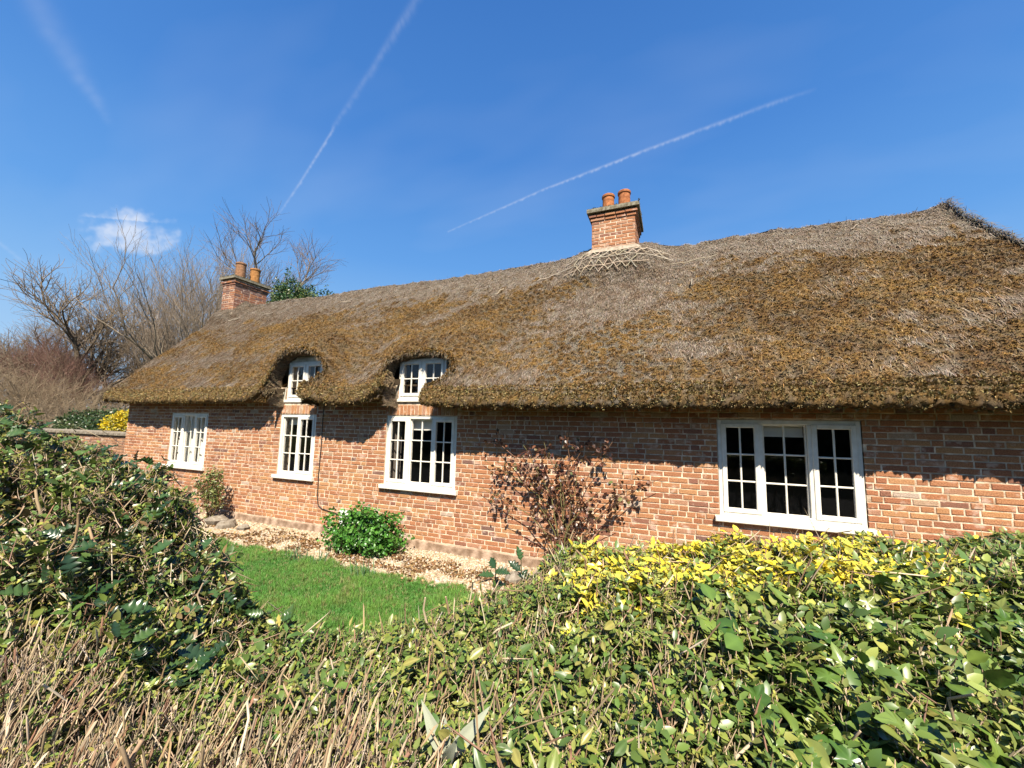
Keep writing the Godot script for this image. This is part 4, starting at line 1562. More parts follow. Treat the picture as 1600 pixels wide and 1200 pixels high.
# ---------------------------------------------------------------- bare trees
class Grower:
	var wood := MB.new()
	var twigs := MB.new()
	var r := RandomNumberGenerator.new()
	var col_wood := Color(0.2, 0.16, 0.12)
	var col_twig := Color(0.2, 0.16, 0.12)
	var spread := 0.6
	var lift := 0.15
	var twig_depth := 3
	var kids := 3
	var first := 1.0
	var pale := 1

	func grow(p: Vector3, d: Vector3, length: float, rad: float, level: int) -> void:
		var n := 4
		var pts := PackedVector3Array([p])
		var rs := PackedFloat32Array([rad])
		var q := p
		var e := d
		for k in n:
			e = (e + Vector3(r.randfn(0, 0.16), r.randfn(0, 0.10) + lift * 0.25, r.randfn(0, 0.16))).normalized()
			q += e * length / n
			pts.append(q)
			rs.append(lerpf(rad, rad * 0.58, float(k + 1) / n))
		var b := wood if level < pale else twigs
		b.tube(pts, rs, 7 if level == 0 else (5 if level < 2 else 3), col_wood.lerp(col_twig, clampf((level - pale + 1) / 3.0, 0, 1)))
		if level >= twig_depth:
			return
		var m := kids + (1 if level > 0 else 0) + r.randi() % 2
		for k in m:
			var f := lerpf(0.35, 1.0, (k + 0.6) / m)
			var at := pts[clampi(int(f * n), 1, n)]
			if f * n < n:
				at = pts[int(f * n)].lerp(pts[mini(int(f * n) + 1, n)], fposmod(f * n, 1.0))
			var w := TAU * (k * 0.382 + r.randf() * 0.3)
			var s := e.cross(Vector3.UP if absf(e.y) < 0.9 else Vector3.RIGHT).normalized()
			var o := (s * cos(w) + s.cross(e) * sin(w)) * r.randf_range(0.6, 1.2) * spread
			grow(at, (e + o + Vector3(0, lift, 0)).normalized(), length * r.randf_range(0.55, 0.78) * (first if level == 0 else 1.0), rad * lerpf(0.6, 0.42, f), level + 1)
		grow(q, (e + Vector3(r.randfn(0, 0.2), 0.1, r.randfn(0, 0.2))).normalized(), length * 0.72 * (first if level == 0 else 1.0), rad * 0.56, level + 1)


func bare_tree(called: String, label: String, at: Vector3, tall: float, rad: float, opts: Dictionary, sd: int, group: String) -> Node3D:
	var t := thing(called, label, opts.get("category", "tree"), at, group)
	var g := Grower.new()
	g.r.seed = sd
	g.col_wood = opts.get("wood", Color(0.16, 0.125, 0.09))
	g.col_twig = opts.get("twig", Color(0.19, 0.145, 0.11))
	g.spread = opts.get("spread", 0.65)
	g.lift = opts.get("lift", 0.12)
	g.twig_depth = opts.get("depth", 5)
	g.kids = opts.get("kids", 2)
	g.first = opts.get("first", 1.0)
	g.pale = opts.get("pale", 1)
	for k in opts.get("stems", 1):
		var lean := Vector3(g.r.randfn(0, 0.1), 1, g.r.randfn(0, 0.1)) + (opts.get("lean", Vector3.ZERO) as Vector3)
		if opts.get("stems", 1) > 1:
			var w: float = TAU * k / float(opts.stems) + g.r.randf()
			lean += Vector3(cos(w), 0, sin(w)) * opts.get("fan", 0.35)
			if opts.has("leans"):
				lean = Vector3.UP + opts.leans[k]
		g.grow(Vector3(0, -0.1, 0), lean.normalized(), tall * opts.get("trunk", 0.34), rad, 0)
	part("trunk", g.wood.mesh(), M.bark, t)
	part("crown", g.twigs.mesh(), M.bark, t)
	return t


# ---------------------------------------------------------------- leafy masses
func leafy(parent: Node3D, called: String, shape: Mesh, mt: Material, mid: Vector3, half: Vector3, count: int, lo: float, hi: float, cols: Array, sd: int, rough := 0.35) -> void:
	var f := noise(1.0, sd)
	var xf := []
	var cc := PackedColorArray()
	for k in count:
		var d := Vector3(gauss(), gauss(), gauss()).normalized()
		var lump := 1.0 + f.get_noise_3d(d.x * 1.6, d.y * 1.6, d.z * 1.6) * rough * 2.0
		var r := pow(rng.randf(), 0.28) * lump
		var p := mid + Vector3(d.x * half.x, d.y * half.y, d.z * half.z) * r
		if p.y < 0.03:
			continue
		var face := (d + Vector3(gauss(0.5), gauss(0.5) + 0.3, gauss(0.5))).normalized()
		xf.append(Transform3D(sized(along(face.cross(Vector3(gauss(), gauss(), gauss())).normalized(), rnd(0, TAU)), Vector3.ONE * rnd(lo, hi)), p))
		cc.append(vary(cols[rng.randi() % cols.size()], 0.3))
	scatter(called, shape, mt, parent, xf, cc)


func stems(parent: Node3D, called: String, at: Vector3, n: int, tall: float, reach: float, rad: float, col: Color) -> void:
	for k in n:
		var w := TAU * k / n + rnd(-0.3, 0.3)
		var tip := at + Vector3(cos(w) * reach * rnd(0.4, 1), tall * rnd(0.7, 1), sin(w) * reach * rnd(0.4, 1))
		var m := MB.new()
		var mid := at.lerp(tip, 0.5) + Vector3(gauss(0.03), 0.04, gauss(0.03))
		m.tube(PackedVector3Array([at + Vector3(gauss(0.02), -0.02, gauss(0.02)), mid, tip]), PackedFloat32Array([rad, rad * 0.8, rad * 0.4]), 5, vary(col, 0.2))
		part(called, m.mesh(), M.twig, parent)


# ---------------------------------------------------------------- ground, lawn, gravel
func lump_shape(sd: int, flat := 0.6) -> ArrayMesh:
	var m := MB.new()
	var f := noise(1.1, sd, FastNoiseLite.TYPE_SIMPLEX_SMOOTH, 2)
	var n := 8
	var k2 := 5
	var P := []
	for a in k2 + 1:
		var row := []
		var th := PI * a / k2
		for b in n:
			var ph := TAU * b / n
			var d := Vector3(sin(th) * cos(ph), cos(th), -sin(th) * sin(ph))
			var r := 1.0 + f.get_noise_3d(d.x, d.y, d.z) * 0.5
			row.append(Vector3(d.x * r, d.y * r * flat, d.z * r * 0.85))
		P.append(row)
	for a in k2:
		for b in n:
			var c := (b + 1) % n
			m.quad(P[a + 1][b], P[a + 1][c], P[a][c], P[a][b])
	return m.mesh()


const LAWN_EDGE := 1.10

func make_ground() -> void:
	var g := MB.new()
	g.quad(Vector3(-900, -0.012, 900), Vector3(900, -0.012, 900), Vector3(900, -0.012, -900), Vector3(-900, -0.012, -900))
	setting("ground", g.mesh(), M.field)
	var r := MB.new()
	r.quad(Vector3(-60, -0.006, 9.6), Vector3(60, -0.006, 9.6), Vector3(60, -0.006, 5.6), Vector3(-60, -0.006, 5.6))
	setting("road", r.mesh(), M.asphalt)
	var b := MB.new()
	b.quad(Vector3(-16, -0.003, 5.5), Vector3(9, -0.003, 5.5), Vector3(9, -0.003, 2.9), Vector3(-16, -0.003, 2.9))
	setting("hedge_bed", b.mesh(), M.soil)
	var l := MB.new()
	l.quad(Vector3(-12.6, 0.002, 4.2), Vector3(5, 0.002, 4.2), Vector3(5, 0.002, LAWN_EDGE - 0.05), Vector3(-12.6, 0.002, LAWN_EDGE - 0.05))
	setting("lawn", l.mesh(), M.turf)
	var v := MB.new()
	v.quad(Vector3(-13, 0.006, LAWN_EDGE + 0.02), Vector3(5, 0.006, LAWN_EDGE + 0.02), Vector3(5, 0.006, 0.0), Vector3(-13, 0.006, 0.0))
	setting("gravel_bed", v.mesh(), M.gravel_base)

	# grass
	var xf := []
	var cc := PackedColorArray()
	var f := noise(1.3, 61)
	for k in 62000:
		var p := Vector3(rnd(-9.2, -0.6), 0.0, rnd(LAWN_EDGE - 0.04, 4.0))
		if p.z < LAWN_EDGE + f.get_noise_2d(p.x * 2.2, 4.0) * 0.13 + f.get_noise_2d(p.x * 9.0, 8.0) * 0.06:
			continue
		var n := f.get_noise_2d(p.x, p.z)
		var h := rnd(0.035, 0.085) * (1.0 + n * 0.7)
		xf.append(Transform3D(sized(along(Vector3(gauss(0.2), 1, gauss(0.2)), rnd(0, TAU)), Vector3(rnd(0.05, 0.075), h, rnd(0.05, 0.075))), p))
		var c := Color(0.065, 0.190, 0.032).lerp(Color(0.130, 0.265, 0.048), clampf(0.5 + n, 0, 1))
		c = c.lerp(Color(0.17, 0.19, 0.06), clampf(f.get_noise_2d(p.x * 2.1 + 30.0, p.z * 2.1) * 1.4 - 0.2, 0, 0.6))
		if rng.randf() < 0.09: c = Color(0.24, 0.22, 0.10)
		cc.append(vary(c, 0.28))
	var go := Node3D.new()
	go.name = "lawn_grass"
	add_child(go)
	tag(go, "short bright green grass of the lawn before the cottage", "grass", "", "stuff")
	scatter("blades", L.blade, M.blade, go, xf, cc)

	# gravel and last year's leaves
	var gv := Node3D.new()
	gv.name = "gravel"
	add_child(gv)
	tag(gv, "pale cream gravel strewn along the foot of the cottage wall", "gravel", "", "stuff")
	for s in 3:
		xf = []
		cc = PackedColorArray()
		for k in 9500:
			var p := Vector3(rnd(-10.5, -0.4), 0.008, rnd(0.04, LAWN_EDGE + 0.06))
			var z := rnd(0.010, 0.024)
			xf.append(Transform3D(sized(along(Vector3(gauss(0.4), 1, gauss(0.4)), rnd(0, TAU)), Vector3(z, z * rnd(0.6, 1), z)), p))
			cc.append(vary([Color(0.60, 0.51, 0.37), Color(0.52, 0.42, 0.29), Color(0.66, 0.60, 0.50), Color(0.40, 0.30, 0.20), Color(0.47, 0.36, 0.22)][rng.randi() % 5], 0.2))
		scatter("pebbles", lump_shape(200 + s), M.pebble, gv, xf, cc)
	var dl := Node3D.new()
	dl.name = "leaf_litter"
	add_child(dl)
	tag(dl, "brown dead leaves scattered over the gravel by the lawn", "dead leaves", "", "stuff")
	xf = []
	cc = PackedColorArray()
	for k in 7500:
		var p := Vector3(rnd(-9.5, -0.6), rnd(0.018, 0.035), clampf(0.72 + gauss(0.26), 0.05, LAWN_EDGE + 0.1))
		if f.get_noise_2d(p.x * 0.8 + 7.0, p.z * 1.2) < -0.12 + 0.35 * ramp(p.z, 0.5, 0.15) + 0.3 * ramp(p.x, -6.0, -8.0):
			continue
		var z := rnd(0.025, 0.05)
		xf.append(Transform3D(sized(Basis(Vector3(gauss(), gauss(0.3), gauss()).normalized(), -PI / 2 + gauss(0.5)) * Basis(Vector3.UP, rnd(0, TAU)), Vector3.ONE * z), p))
		cc.append(vary([Color(0.20, 0.105, 0.045), Color(0.26, 0.15, 0.07), Color(0.13, 0.07, 0.035), Color(0.33, 0.22, 0.11)][rng.randi() % 4], 0.3))
	scatter("leaves", L.round_leaf, M.leaf, dl, xf, cc)


func make_stones() -> void:
	var spots := [[-8.05, 0.42, 0.20, "pale flat stone lying left of the small rose bush"], [-7.62, 0.50, 0.17, "rounded grey stone just in front of the small rose bush"], [-7.22, 0.46, 0.12, "small dark stone at the right end of the stones by the rose bush"],
		[-1.92, 0.62, 0.14, "pale grey stone at the foot of the climbing rose"], [-1.58, 0.50, 0.17, "larger grey stone below the climbing rose"], [-1.30, 0.70, 0.12, "small grey stone half hidden by the hedge under the climbing rose"]]
	for k in spots.size():
		var s: Array = spots[k]
		var o := top("stone", lump_shape(300 + k, 0.55), M.stone, s[3], "stone", "stones on the gravel", Vector3(s[0], s[2] * 0.3, s[1]))
		o.scale = Vector3.ONE * s[2]
		o.rotation.y = k * 1.3


# ---------------------------------------------------------------- things on and along the wall
func make_wall_fittings() -> void:
	var m := MB.new()
	var pts := PackedVector3Array()
	var rad := PackedFloat32Array()
	var way := [[-5.98, 2.35], [-5.99, 2.0], [-5.985, 1.5], [-6.0, 1.0], [-5.99, 0.62], [-5.96, 0.48], [-5.86, 0.42], [-5.55, 0.38], [-5.35, 0.33]]
	for p in way:
		pts.append(Vector3(p[0], p[1], 0.014))
		rad.append(0.007)
	m.tube(pts, rad, 6, Color.WHITE, true)
	top("wall_cable", m.mesh(), M.cable_black, "thin black cable running down the brick wall between the two dormers", "cable")
	var b := MB.new()
	b.soft_box(Vector3(-5.38, 0.20, 0.004), Vector3(-5.20, 0.46, 0.09), 0.012)
	top("meter_box", b.mesh(), M.plastic_white, "small white box on the wall behind the green shrub", "box")
	var w := MB.new()
	var a := EYE + towards(-60, 418) * 22.0
	var c := EYE + towards(120, 452) * 30.0
	pts = PackedVector3Array()
	rad = PackedFloat32Array()
	for k in 13:
		var f := k / 12.0
		pts.append(a.lerp(c, f) - Vector3(0, 0.35 * sin(f * PI), 0))
		rad.append(0.014)
	w.tube(pts, rad, 5)
	top("overhead_wire", w.mesh(), M.cable_black, "thin overhead wire crossing the sky above the far left trees", "wire")


# ---------------------------------------------------------------- shrubs against the wall
func make_wall_plants() -> void:
	# round bright green shrub
	var s := thing("green_shrub", "low bright green leafy shrub against the brick wall below the right dormer window", "shrub", Vector3(-4.42, 0, 0.48))
	stems(s, "stem", Vector3.ZERO, 9, 0.45, 0.35, 0.008, Color(0.14, 0.12, 0.06))
	leafy(s, "foliage", L.round_leaf, M.leaf, Vector3(0, 0.24, 0), Vector3(0.64, 0.40, 0.36), 5200, 0.035, 0.065, [Color(0.050, 0.165, 0.022), Color(0.070, 0.210, 0.030), Color(0.038, 0.120, 0.018), Color(0.10, 0.25, 0.04)], 401, 0.42)
	# small rose bush
	var b := thing("rose_bush", "small loose rose bush with pale green and bronze leaves by the far left window", "bush", Vector3(-8.35, 0, 0.38))
	stems(b, "stem", Vector3.ZERO, 10, 0.95, 0.32, 0.007, Color(0.13, 0.07, 0.04))
	for q in [[0.05, 0.85, 0.0, 0.22, 0.18, 260], [0.18, 0.62, 0.05, 0.20, 0.14, 230], [-0.12, 0.55, 0.0, 0.28, 0.16, 260], [0.25, 0.42, 0.08, 0.2, 0.13, 200], [-0.3, 0.72, 0.0, 0.16, 0.16, 130], [0.0, 0.3, 0.0, 0.25, 0.2, 150]]:
		leafy(b, "foliage", L.privet, M.leaf, Vector3(q[0], q[1], q[2]), Vector3(q[3], q[4], 0.14), q[5], 0.04, 0.075, [Color(0.16, 0.19, 0.06), Color(0.24, 0.24, 0.09), Color(0.17, 0.09, 0.045), Color(0.10, 0.14, 0.04)], 402, 0.4)
	# climbing rose fanned over the wall
	var c := thing("climbing_rose", "straggling climbing rose with dark bronze leaves fanned over the brick wall", "climber", Vector3(-1.30, 0, 0.24))
	var tips := [[-1.42, 1.92, 5], [-1.36, 1.45, 8], [-0.98, 1.55, 4], [-0.80, 1.80, 4], [-0.62, 1.40, 5], [-0.42, 1.85, 5], [-0.20, 1.52, 6], [0.0, 1.95, 4], [0.10, 1.40, 6], [0.30, 1.92, 5], [0.60, 1.85, 5], [0.85, 1.35, 5], [1.14, 1.36, 6], [0.72, 1.08, 3], [0.45, 1.20, 5], [-0.55, 0.95, 3], [-1.38, 1.05, 6], [0.62, 0.70, 2], [-0.95, 0.75, 2], [0.15, 0.95, 4], [-0.1, 1.2, 5]]
	var xf := []
	var cc := PackedColorArray()
	var tones := [Color(0.105, 0.045, 0.032), Color(0.070, 0.035, 0.027), Color(0.15, 0.065, 0.036), Color(0.11, 0.080, 0.035), Color(0.105, 0.125, 0.042), Color(0.19, 0.16, 0.06)]
	for t in tips:
		var tip := Vector3(t[0], t[1], rnd(-0.18, -0.02))
		var p0 := Vector3(gauss(0.10), 0, gauss(0.05))
		var pts := PackedVector3Array()
		var rad := PackedFloat32Array()
		for k in 9:
			var f := k / 8.0
			var p := p0.lerp(tip, f) + Vector3(gauss(0.015) - (tip.x - p0.x) * 0.25 * sin(f * PI), 0.10 * sin(f * PI), gauss(0.012) + 0.05 * sin(f * PI))
			pts.append(p)
			rad.append(lerpf(0.011, 0.0035, f))
		var m := MB.new()
		m.tube(pts, rad, 5, vary(Color(0.17, 0.09, 0.055) if rng.randf() < 0.6 else Color(0.14, 0.13, 0.055), 0.25))
		part("stem", m.mesh(), M.twig, c)
		# side shoots with their leaves
		for q in int(t[2]) * 2:
			var f := clampf(1.0 - absf(gauss(0.24)), 0.3, 1.0)
			var at := pts[int(f * 8.0)]
			var d := Vector3(gauss(0.6), rnd(-0.5, 0.7), rnd(-0.2, 0.5)).normalized()
			var l := rnd(0.06, 0.20)
			var tm := MB.new()
			tm.tube(PackedVector3Array([at, at + d * l * 0.5 + Vector3(0, 0.01, 0), at + d * l]), PackedFloat32Array([0.003, 0.0025, 0.0015]), 3, vary(Color(0.19, 0.08, 0.05), 0.3))
			part("shoot", tm.mesh(), M.twig, c)
			for r in rng.randi_range(3, 6):
				var lp := at + d * l * rnd(0.2, 1.05) + Vector3(gauss(0.025), gauss(0.03), gauss(0.02))
				var ld := (d + Vector3(gauss(0.7), -0.7 + gauss(0.6), gauss(0.5))).normalized()
				xf.append(Transform3D(sized(along(ld, rnd(0, TAU)), Vector3.ONE * rnd(0.035, 0.068)), lp))
				cc.append(vary(tones[mini(int(absf(gauss(2.2))), 5)], 0.35))
	scatter("foliage", L.round_leaf, M.leaf, c, xf, cc)
	# a dark plant at the right end of the wall
	var d := thing("dark_shrub", "dark twiggy shrub at the right edge of the wall", "shrub", Vector3(3.35, 0, 0.5))
	stems(d, "stem", Vector3.ZERO, 22, 1.35, 0.6, 0.006, Color(0.12, 0.085, 0.055))
	leafy(d, "foliage", L.narrow, M.leaf, Vector3(0.15, 0.85, 0), Vector3(0.42, 0.55, 0.3), 1500, 0.03, 0.06, [Color(0.05, 0.075, 0.022), Color(0.09, 0.07, 0.035), Color(0.13, 0.10, 0.05)], 405)
	# spring shoots at the lawn's edge
	for q in [[-5.05, 1.22, "clump of upright grey-green shoots at the left of the lawn edge"], [-4.55, 1.24, "thin clump of upright green shoots at the lawn edge before the shrub"], [-3.7, 1.28, "sparse upright shoots at the lawn edge right of the shrub"]]:
		var p := thing("bulb_shoots", q[2], "plant", Vector3(q[0], 0, q[1]), "bulb shoots along the lawn edge")
		for k in 16:
			var m := MB.new()
			var o := Vector3(gauss(0.09), 0, gauss(0.04))
			var t := o + Vector3(gauss(0.04), rnd(0.14, 0.27), gauss(0.03))
			var sd := Vector3(cos(k * 1.7), 0, sin(k * 1.7)) * 0.006
			var mid := o.lerp(t, 0.6) + Vector3(gauss(0.006), 0, 0)
			m.quad(o - sd, o + sd, mid + sd, mid - sd, vary(Color(0.085, 0.16, 0.075), 0.2))
			m.tri(mid - sd, mid + sd, t, vary(Color(0.085, 0.16, 0.075), 0.2))
			part("blade", m.mesh(), M.blade, p)


# ---------------------------------------------------------------- beyond the gable
func make_background() -> void:
	# old garden wall running on from the corner
	var gw := thing("garden_wall", "low old brick garden wall with a stone coping left of the cottage", "wall")
	var core := MB.new()
	core.box(Vector3(-24.0, 0, -0.45), Vector3(-12.42, 1.50, -0.212))
	part("core", core.mesh(), M.mortar, gw)
	var bm := MB.new()
	for q in coursing(-24.0, -12.45, 0.0, 1.50, []):
		add_brick(bm, q[0], q[1], q[2], q[3], -0.2 + rnd(-0.003, 0.003), vary(brick_tones[q[4]].lerp(Color(0.30, 0.22, 0.17), 0.4), 0.15))
	var bb := part("bricks", bm.mesh(), M.brick, gw)
	bb.set_meta("kind", "stuff")
	var x := -24.0
	while x < -12.6:
		var cp := MB.new()
		var l := rnd(0.55, 0.75)
		cp.soft_box(Vector3(x, 1.502, -0.50), Vector3(minf(x + l - 0.008, -12.43), 1.60 + rnd(-0.006, 0.006), -0.15), 0.012)
		part("coping_stone", cp.mesh(), M.stone, gw)
		x += l
	# forsythia and hedge behind it
	for q in [[-15.4, -1.3, 0.70, 0.38, "yellow flowering forsythia bush behind the garden wall"], [-13.35, -1.1, 0.30, 0.42, "narrow yellow forsythia sprig close to the cottage corner"]]:
		var f := thing("forsythia", q[4], "bush", Vector3(q[0], 0, q[1]), "forsythia behind the garden wall")
		stems(f, "stem", Vector3.ZERO, 10, 1.8, 0.5, 0.012, Color(0.2, 0.15, 0.08))
		leafy(f, "blossom", L.clump, M.leaf, Vector3(0, 1.75, 0), Vector3(q[2], q[3], 0.4), int(2600 * q[2]), 0.12, 0.22, [Color(0.60, 0.44, 0.015), Color(0.50, 0.38, 0.02), Color(0.25, 0.25, 0.04)], 411, 0.2)
	var eh := thing("evergreen_hedge", "dark green clipped hedge behind the garden wall", "hedge", Vector3(-18.5, 0, -2.4))
	stems(eh, "stem", Vector3.ZERO, 8, 1.4, 1.5, 0.03, Color(0.1, 0.08, 0.05))
	leafy(eh, "foliage", L.clump, M.leaf, Vector3(0.6, 1.2, 0), Vector3(5.6, 1.0, 0.8), 11000, 0.16, 0.30, [Color(0.035, 0.070, 0.022), Color(0.050, 0.090, 0.025), Color(0.028, 0.055, 0.02), Color(0.09, 0.10, 0.04)], 412, 0.15)
	var g := "bare trees beyond the garden wall"
	# tangled brown shrubs under the trees
	var sh := [[-24.5, -4.2, 3.6, "tan twiggy leafless shrub nearest the cottage gable"], [-27.0, -3.6, 4.4, "broad tan leafless shrub left of the gable"], [-28.5, -1.4, 4.6, "tangled tan leafless shrub in front of the trees"], [-30.5, -2.8, 5.2, "tall tan leafless shrub at the far left"], [-22.6, -3.0, 2.6, "low tan leafless shrub behind the forsythia"], [-31.0, 0.8, 4.4, "pinkish tan leafless shrub at the left edge of the view"]]
	for k in sh.size():
		bare_tree("twiggy_shrub", sh[k][3], Vector3(sh[k][0], 0, sh[k][1]), sh[k][2], 0.05, {"stems": 7, "fan": 0.6, "trunk": 0.42, "depth": 4, "kids": 2, "spread": 0.8, "lift": 0.05, "wood": Color(0.32, 0.255, 0.18), "twig": Color(0.43, 0.35, 0.25), "category": "shrub"}, 500 + k, "leafless shrubs left of the cottage")
	var bl := thing("blossom_shrub", "shrub dotted with white blossom at the left edge of the view", "shrub", Vector3(-22.5, 0, 2.0))
	stems(bl, "stem", Vector3.ZERO, 14, 3.2, 1.2, 0.03, Color(0.2, 0.15, 0.1))
	leafy(bl, "blossom", L.clump, M.leaf, Vector3(0, 2.3, 0), Vector3(1.6, 1.5, 1.2), 900, 0.08, 0.16, [Color(0.62, 0.56, 0.50), Color(0.5, 0.42, 0.38), Color(0.16, 0.17, 0.06), Color(0.12, 0.11, 0.05)], 421, 0.5)
	# plum with purple-brown shoots
	for k in 2:
		bare_tree("plum_tree", ["purple-brown leafless plum tree at the left edge", "second purple-brown plum tree standing behind the tan shrubs"][k], Vector3([-36.0, -34.0][k], 0, [-5.0, -7.5][k]), [7.6, 7.4][k], 0.13, {"stems": 3, "fan": 0.3, "depth": 5, "kids": 3, "spread": 0.75, "lift": 0.08, "wood": Color(0.20, 0.14, 0.12), "twig": Color(0.33, 0.21, 0.18)}, 540 + k, g)
	bare_tree("bare_tree", "wide spreading bare tree left of the cottage gable", Vector3(-32.4, 0, -7.1), 15.0, 0.30, {"depth": 5, "kids": 3, "spread": 0.85, "lift": 0.08, "trunk": 0.27, "lean": Vector3(-0.10, 0, 0.05), "wood": Color(0.17, 0.14, 0.10), "twig": Color(0.33, 0.275, 0.215)}, 551, g)
	bare_tree("bare_tree", "crooked bare tree with low branches beside the gable", Vector3(-29.6, 0, -7.9), 15.5, 0.24, {"depth": 5, "kids": 3, "spread": 0.8, "lift": 0.10, "trunk": 0.26, "wood": Color(0.15, 0.13, 0.09), "twig": Color(0.32, 0.26, 0.20)}, 552, g)
	bare_tree("bare_tree", "dense grey bare tree rising behind the left roof slope", Vector3(-30.7, 0, -11.1), 16.5, 0.18, {"stems": 3, "fan": 0.25, "depth": 5, "kids": 2, "spread": 0.6, "lift": 0.16, "wood": Color(0.24, 0.21, 0.17), "twig": Color(0.40, 0.345, 0.275)}, 553, g)
	bare_tree("bare_tree", "upright grey bare tree just left of the brown chimney", Vector3(-27.3, 0, -10.3), 14.0, 0.15, {"stems": 3, "fan": 0.22, "depth": 5, "kids": 2, "spread": 0.55, "lift": 0.16, "wood": Color(0.26, 0.23, 0.18), "twig": Color(0.40, 0.345, 0.275)}, 554, g)
	bare_tree("bare_tree", "low spreading bare tree far left under the wire", Vector3(-37.0, 0, -6.3), 13.5, 0.26, {"depth": 5, "kids": 3, "spread": 0.9, "lift": 0.05, "trunk": 0.27, "twig": Color(0.33, 0.27, 0.21)}, 555, g)
	bare_tree("bare_tree", "thin bare tree far behind the gable", Vector3(-34.5, 0, -14.0), 17.0, 0.20, {"depth": 5, "kids": 3, "spread": 0.7, "lift": 0.10, "trunk": 0.27, "twig": Color(0.35, 0.30, 0.24)}, 556, g)
	# birch behind the left chimney: two white limbs
	bare_tree("birch_tree", "white-barked birch with two limbs rising behind the brown chimney", Vector3(-23.1, 0, -10.7), 12.6, 0.12, {"stems": 2, "depth": 4, "kids": 3, "spread": 0.75, "lift": 0.05, "first": 0.28, "leans": [hr * -0.14, hr * 0.24], "trunk": 0.80, "wood": Color(0.62, 0.58, 0.52), "twig": Color(0.30, 0.24, 0.20)}, 561, g)
	# evergreens peeping over the ridge, and an ivy-clad trunk in the trees
	for q in [[-18.2, -8.7, 8.9, 1.3, "dark green conifer top just right of the brown chimney"], [-16.2, -9.3, 8.0, 1.3, "low dark green conifer top peeping over the ridge"]]:
		var t := thing("conifer", q[4], "tree", Vector3(q[0], 0, q[1]), "evergreens behind the roof")
		var tr := MB.new()
		tr.tube(PackedVector3Array([Vector3(0, -0.1, 0), Vector3(0, 3, 0), Vector3(0, q[2] - 0.5, 0)]), PackedFloat32Array([0.2, 0.15, 0.04]), 8, Color(0.13, 0.09, 0.06))
		part("trunk", tr.mesh(), M.bark, t)
		leafy(t, "crown", L.clump, M.leaf, Vector3(0, q[2] - 1.9, 0), Vector3(q[3], 1.9, 1.3), 5500, 0.20, 0.42, [Color(0.030, 0.072, 0.022), Color(0.048, 0.100, 0.028), Color(0.022, 0.052, 0.018), Color(0.10, 0.13, 0.035)], 571, 0.45)
	var iv := thing("ivy_clad_tree", "tree trunk wrapped in olive green ivy beside the roof edge", "tree", Vector3(-23.6, 0, -9.4))
	var itr := MB.new()
	itr.tube(PackedVector3Array([Vector3(0, -0.1, 0), Vector3(0.1, 3, 0), Vector3(0, 6, 0)]), PackedFloat32Array([0.22, 0.17, 0.06]), 8, Color(0.15, 0.12, 0.08))
	part("trunk", itr.mesh(), M.bark, iv)
	leafy(iv, "crown", L.clump, M.leaf, Vector3(0, 4.4, 0), Vector3(0.8, 1.8, 0.8), 1300, 0.14, 0.26, [Color(0.10, 0.115, 0.03), Color(0.16, 0.15, 0.05), Color(0.06, 0.085, 0.025)], 575, 0.6)
	# the far side of the road, which the lower windows mirror
	var rh := thing("roadside_hedge", "tall dark hedge across the road", "hedge", Vector3(0, 0, 13.0))
	stems(rh, "stem", Vector3.ZERO, 12, 2.0, 6.0, 0.05, Color(0.1, 0.08, 0.05))
	leafy(rh, "foliage", L.clump, M.leaf, Vector3(0, 1.5, 0), Vector3(22, 2.3, 1.3), 15000, 0.4, 0.8, [Color(0.035, 0.060, 0.022), Color(0.05, 0.075, 0.025), Color(0.07, 0.06, 0.035)], 581, 0.15)


# ---------------------------------------------------------------- the hedge along the road
# a runs to the right and b away from the place where the photographer stands; heights are from the eye
const FAR_TOP := [[-3.4, 0.16], [-2.5, 0.06], [-2.1, -0.06], [-1.6, -0.22], [-1.28, -0.36], [-1.05, -0.52], [-0.84, -0.66], [-0.50, -0.70], [-0.25, -0.63], [-0.12, -0.575], [0.02, -0.57], [0.35, -0.50], [1.2, -0.47], [2.2, -0.52], [3.2, -0.52]]
const NEAR_TOP := [[-2.2, -0.28], [-1.0, -0.54], [-0.5, -0.62], [0.5, -0.62], [1.5, -0.56], [2.5, -0.50]]
const FAR_EDGE := [[-3.2, 2.15], [-1.3, 1.75], [-0.8, 1.50], [-0.2, 1.50], [0.3, 1.80], [2.6, 2.05]]
var n_hedge: FastNoiseLite


func hp(a: float, b: float, h: float) -> Vector3:
	return EYE + hr * a + hf * b + Vector3(0, h, 0)


func hedge_top(a: float, b: float) -> float:
	var e := table(FAR_EDGE, a)
	var t := lerpf(table(NEAR_TOP, a), table(FAR_TOP, a), ramp(b, 0.55, e * 0.92))
	t += n_hedge.get_noise_2d(a, b) * 0.06 + n_hedge.get_noise_2d(a * 3.0 + 9.0, b * 3.0) * (0.045 + 0.12 * ramp(a, -0.9, -1.4))
	return t - 0.22 * ramp(b, e - 0.12, e + 0.10)


func leaf_mats(cols: Array, base: Material) -> Array:
	var out := []
	for c in cols:
		var m: StandardMaterial3D = base.duplicate()
		m.resource_name = "leaf_tone"
		m.albedo_color = ((c as Color) * 1.15).linear_to_srgb()
		out.append(m)
	return out


# leaf axis and upper side for a leaf growing on the hedge
func leaf_basis(up_bias: float, s: float) -> Basis:
	var d := Vector3(gauss(0.75), rnd(-0.15, 0.75), gauss(0.75)).normalized()
	var nrm := (Vector3(gauss(0.45), up_bias, gauss(0.45)) + Vector3(0.10, 0.10, 0.30)).normalized()
	var z := (nrm - d * nrm.dot(d)).normalized()
	return Basis(d.cross(z) * s, d * s, z * s)


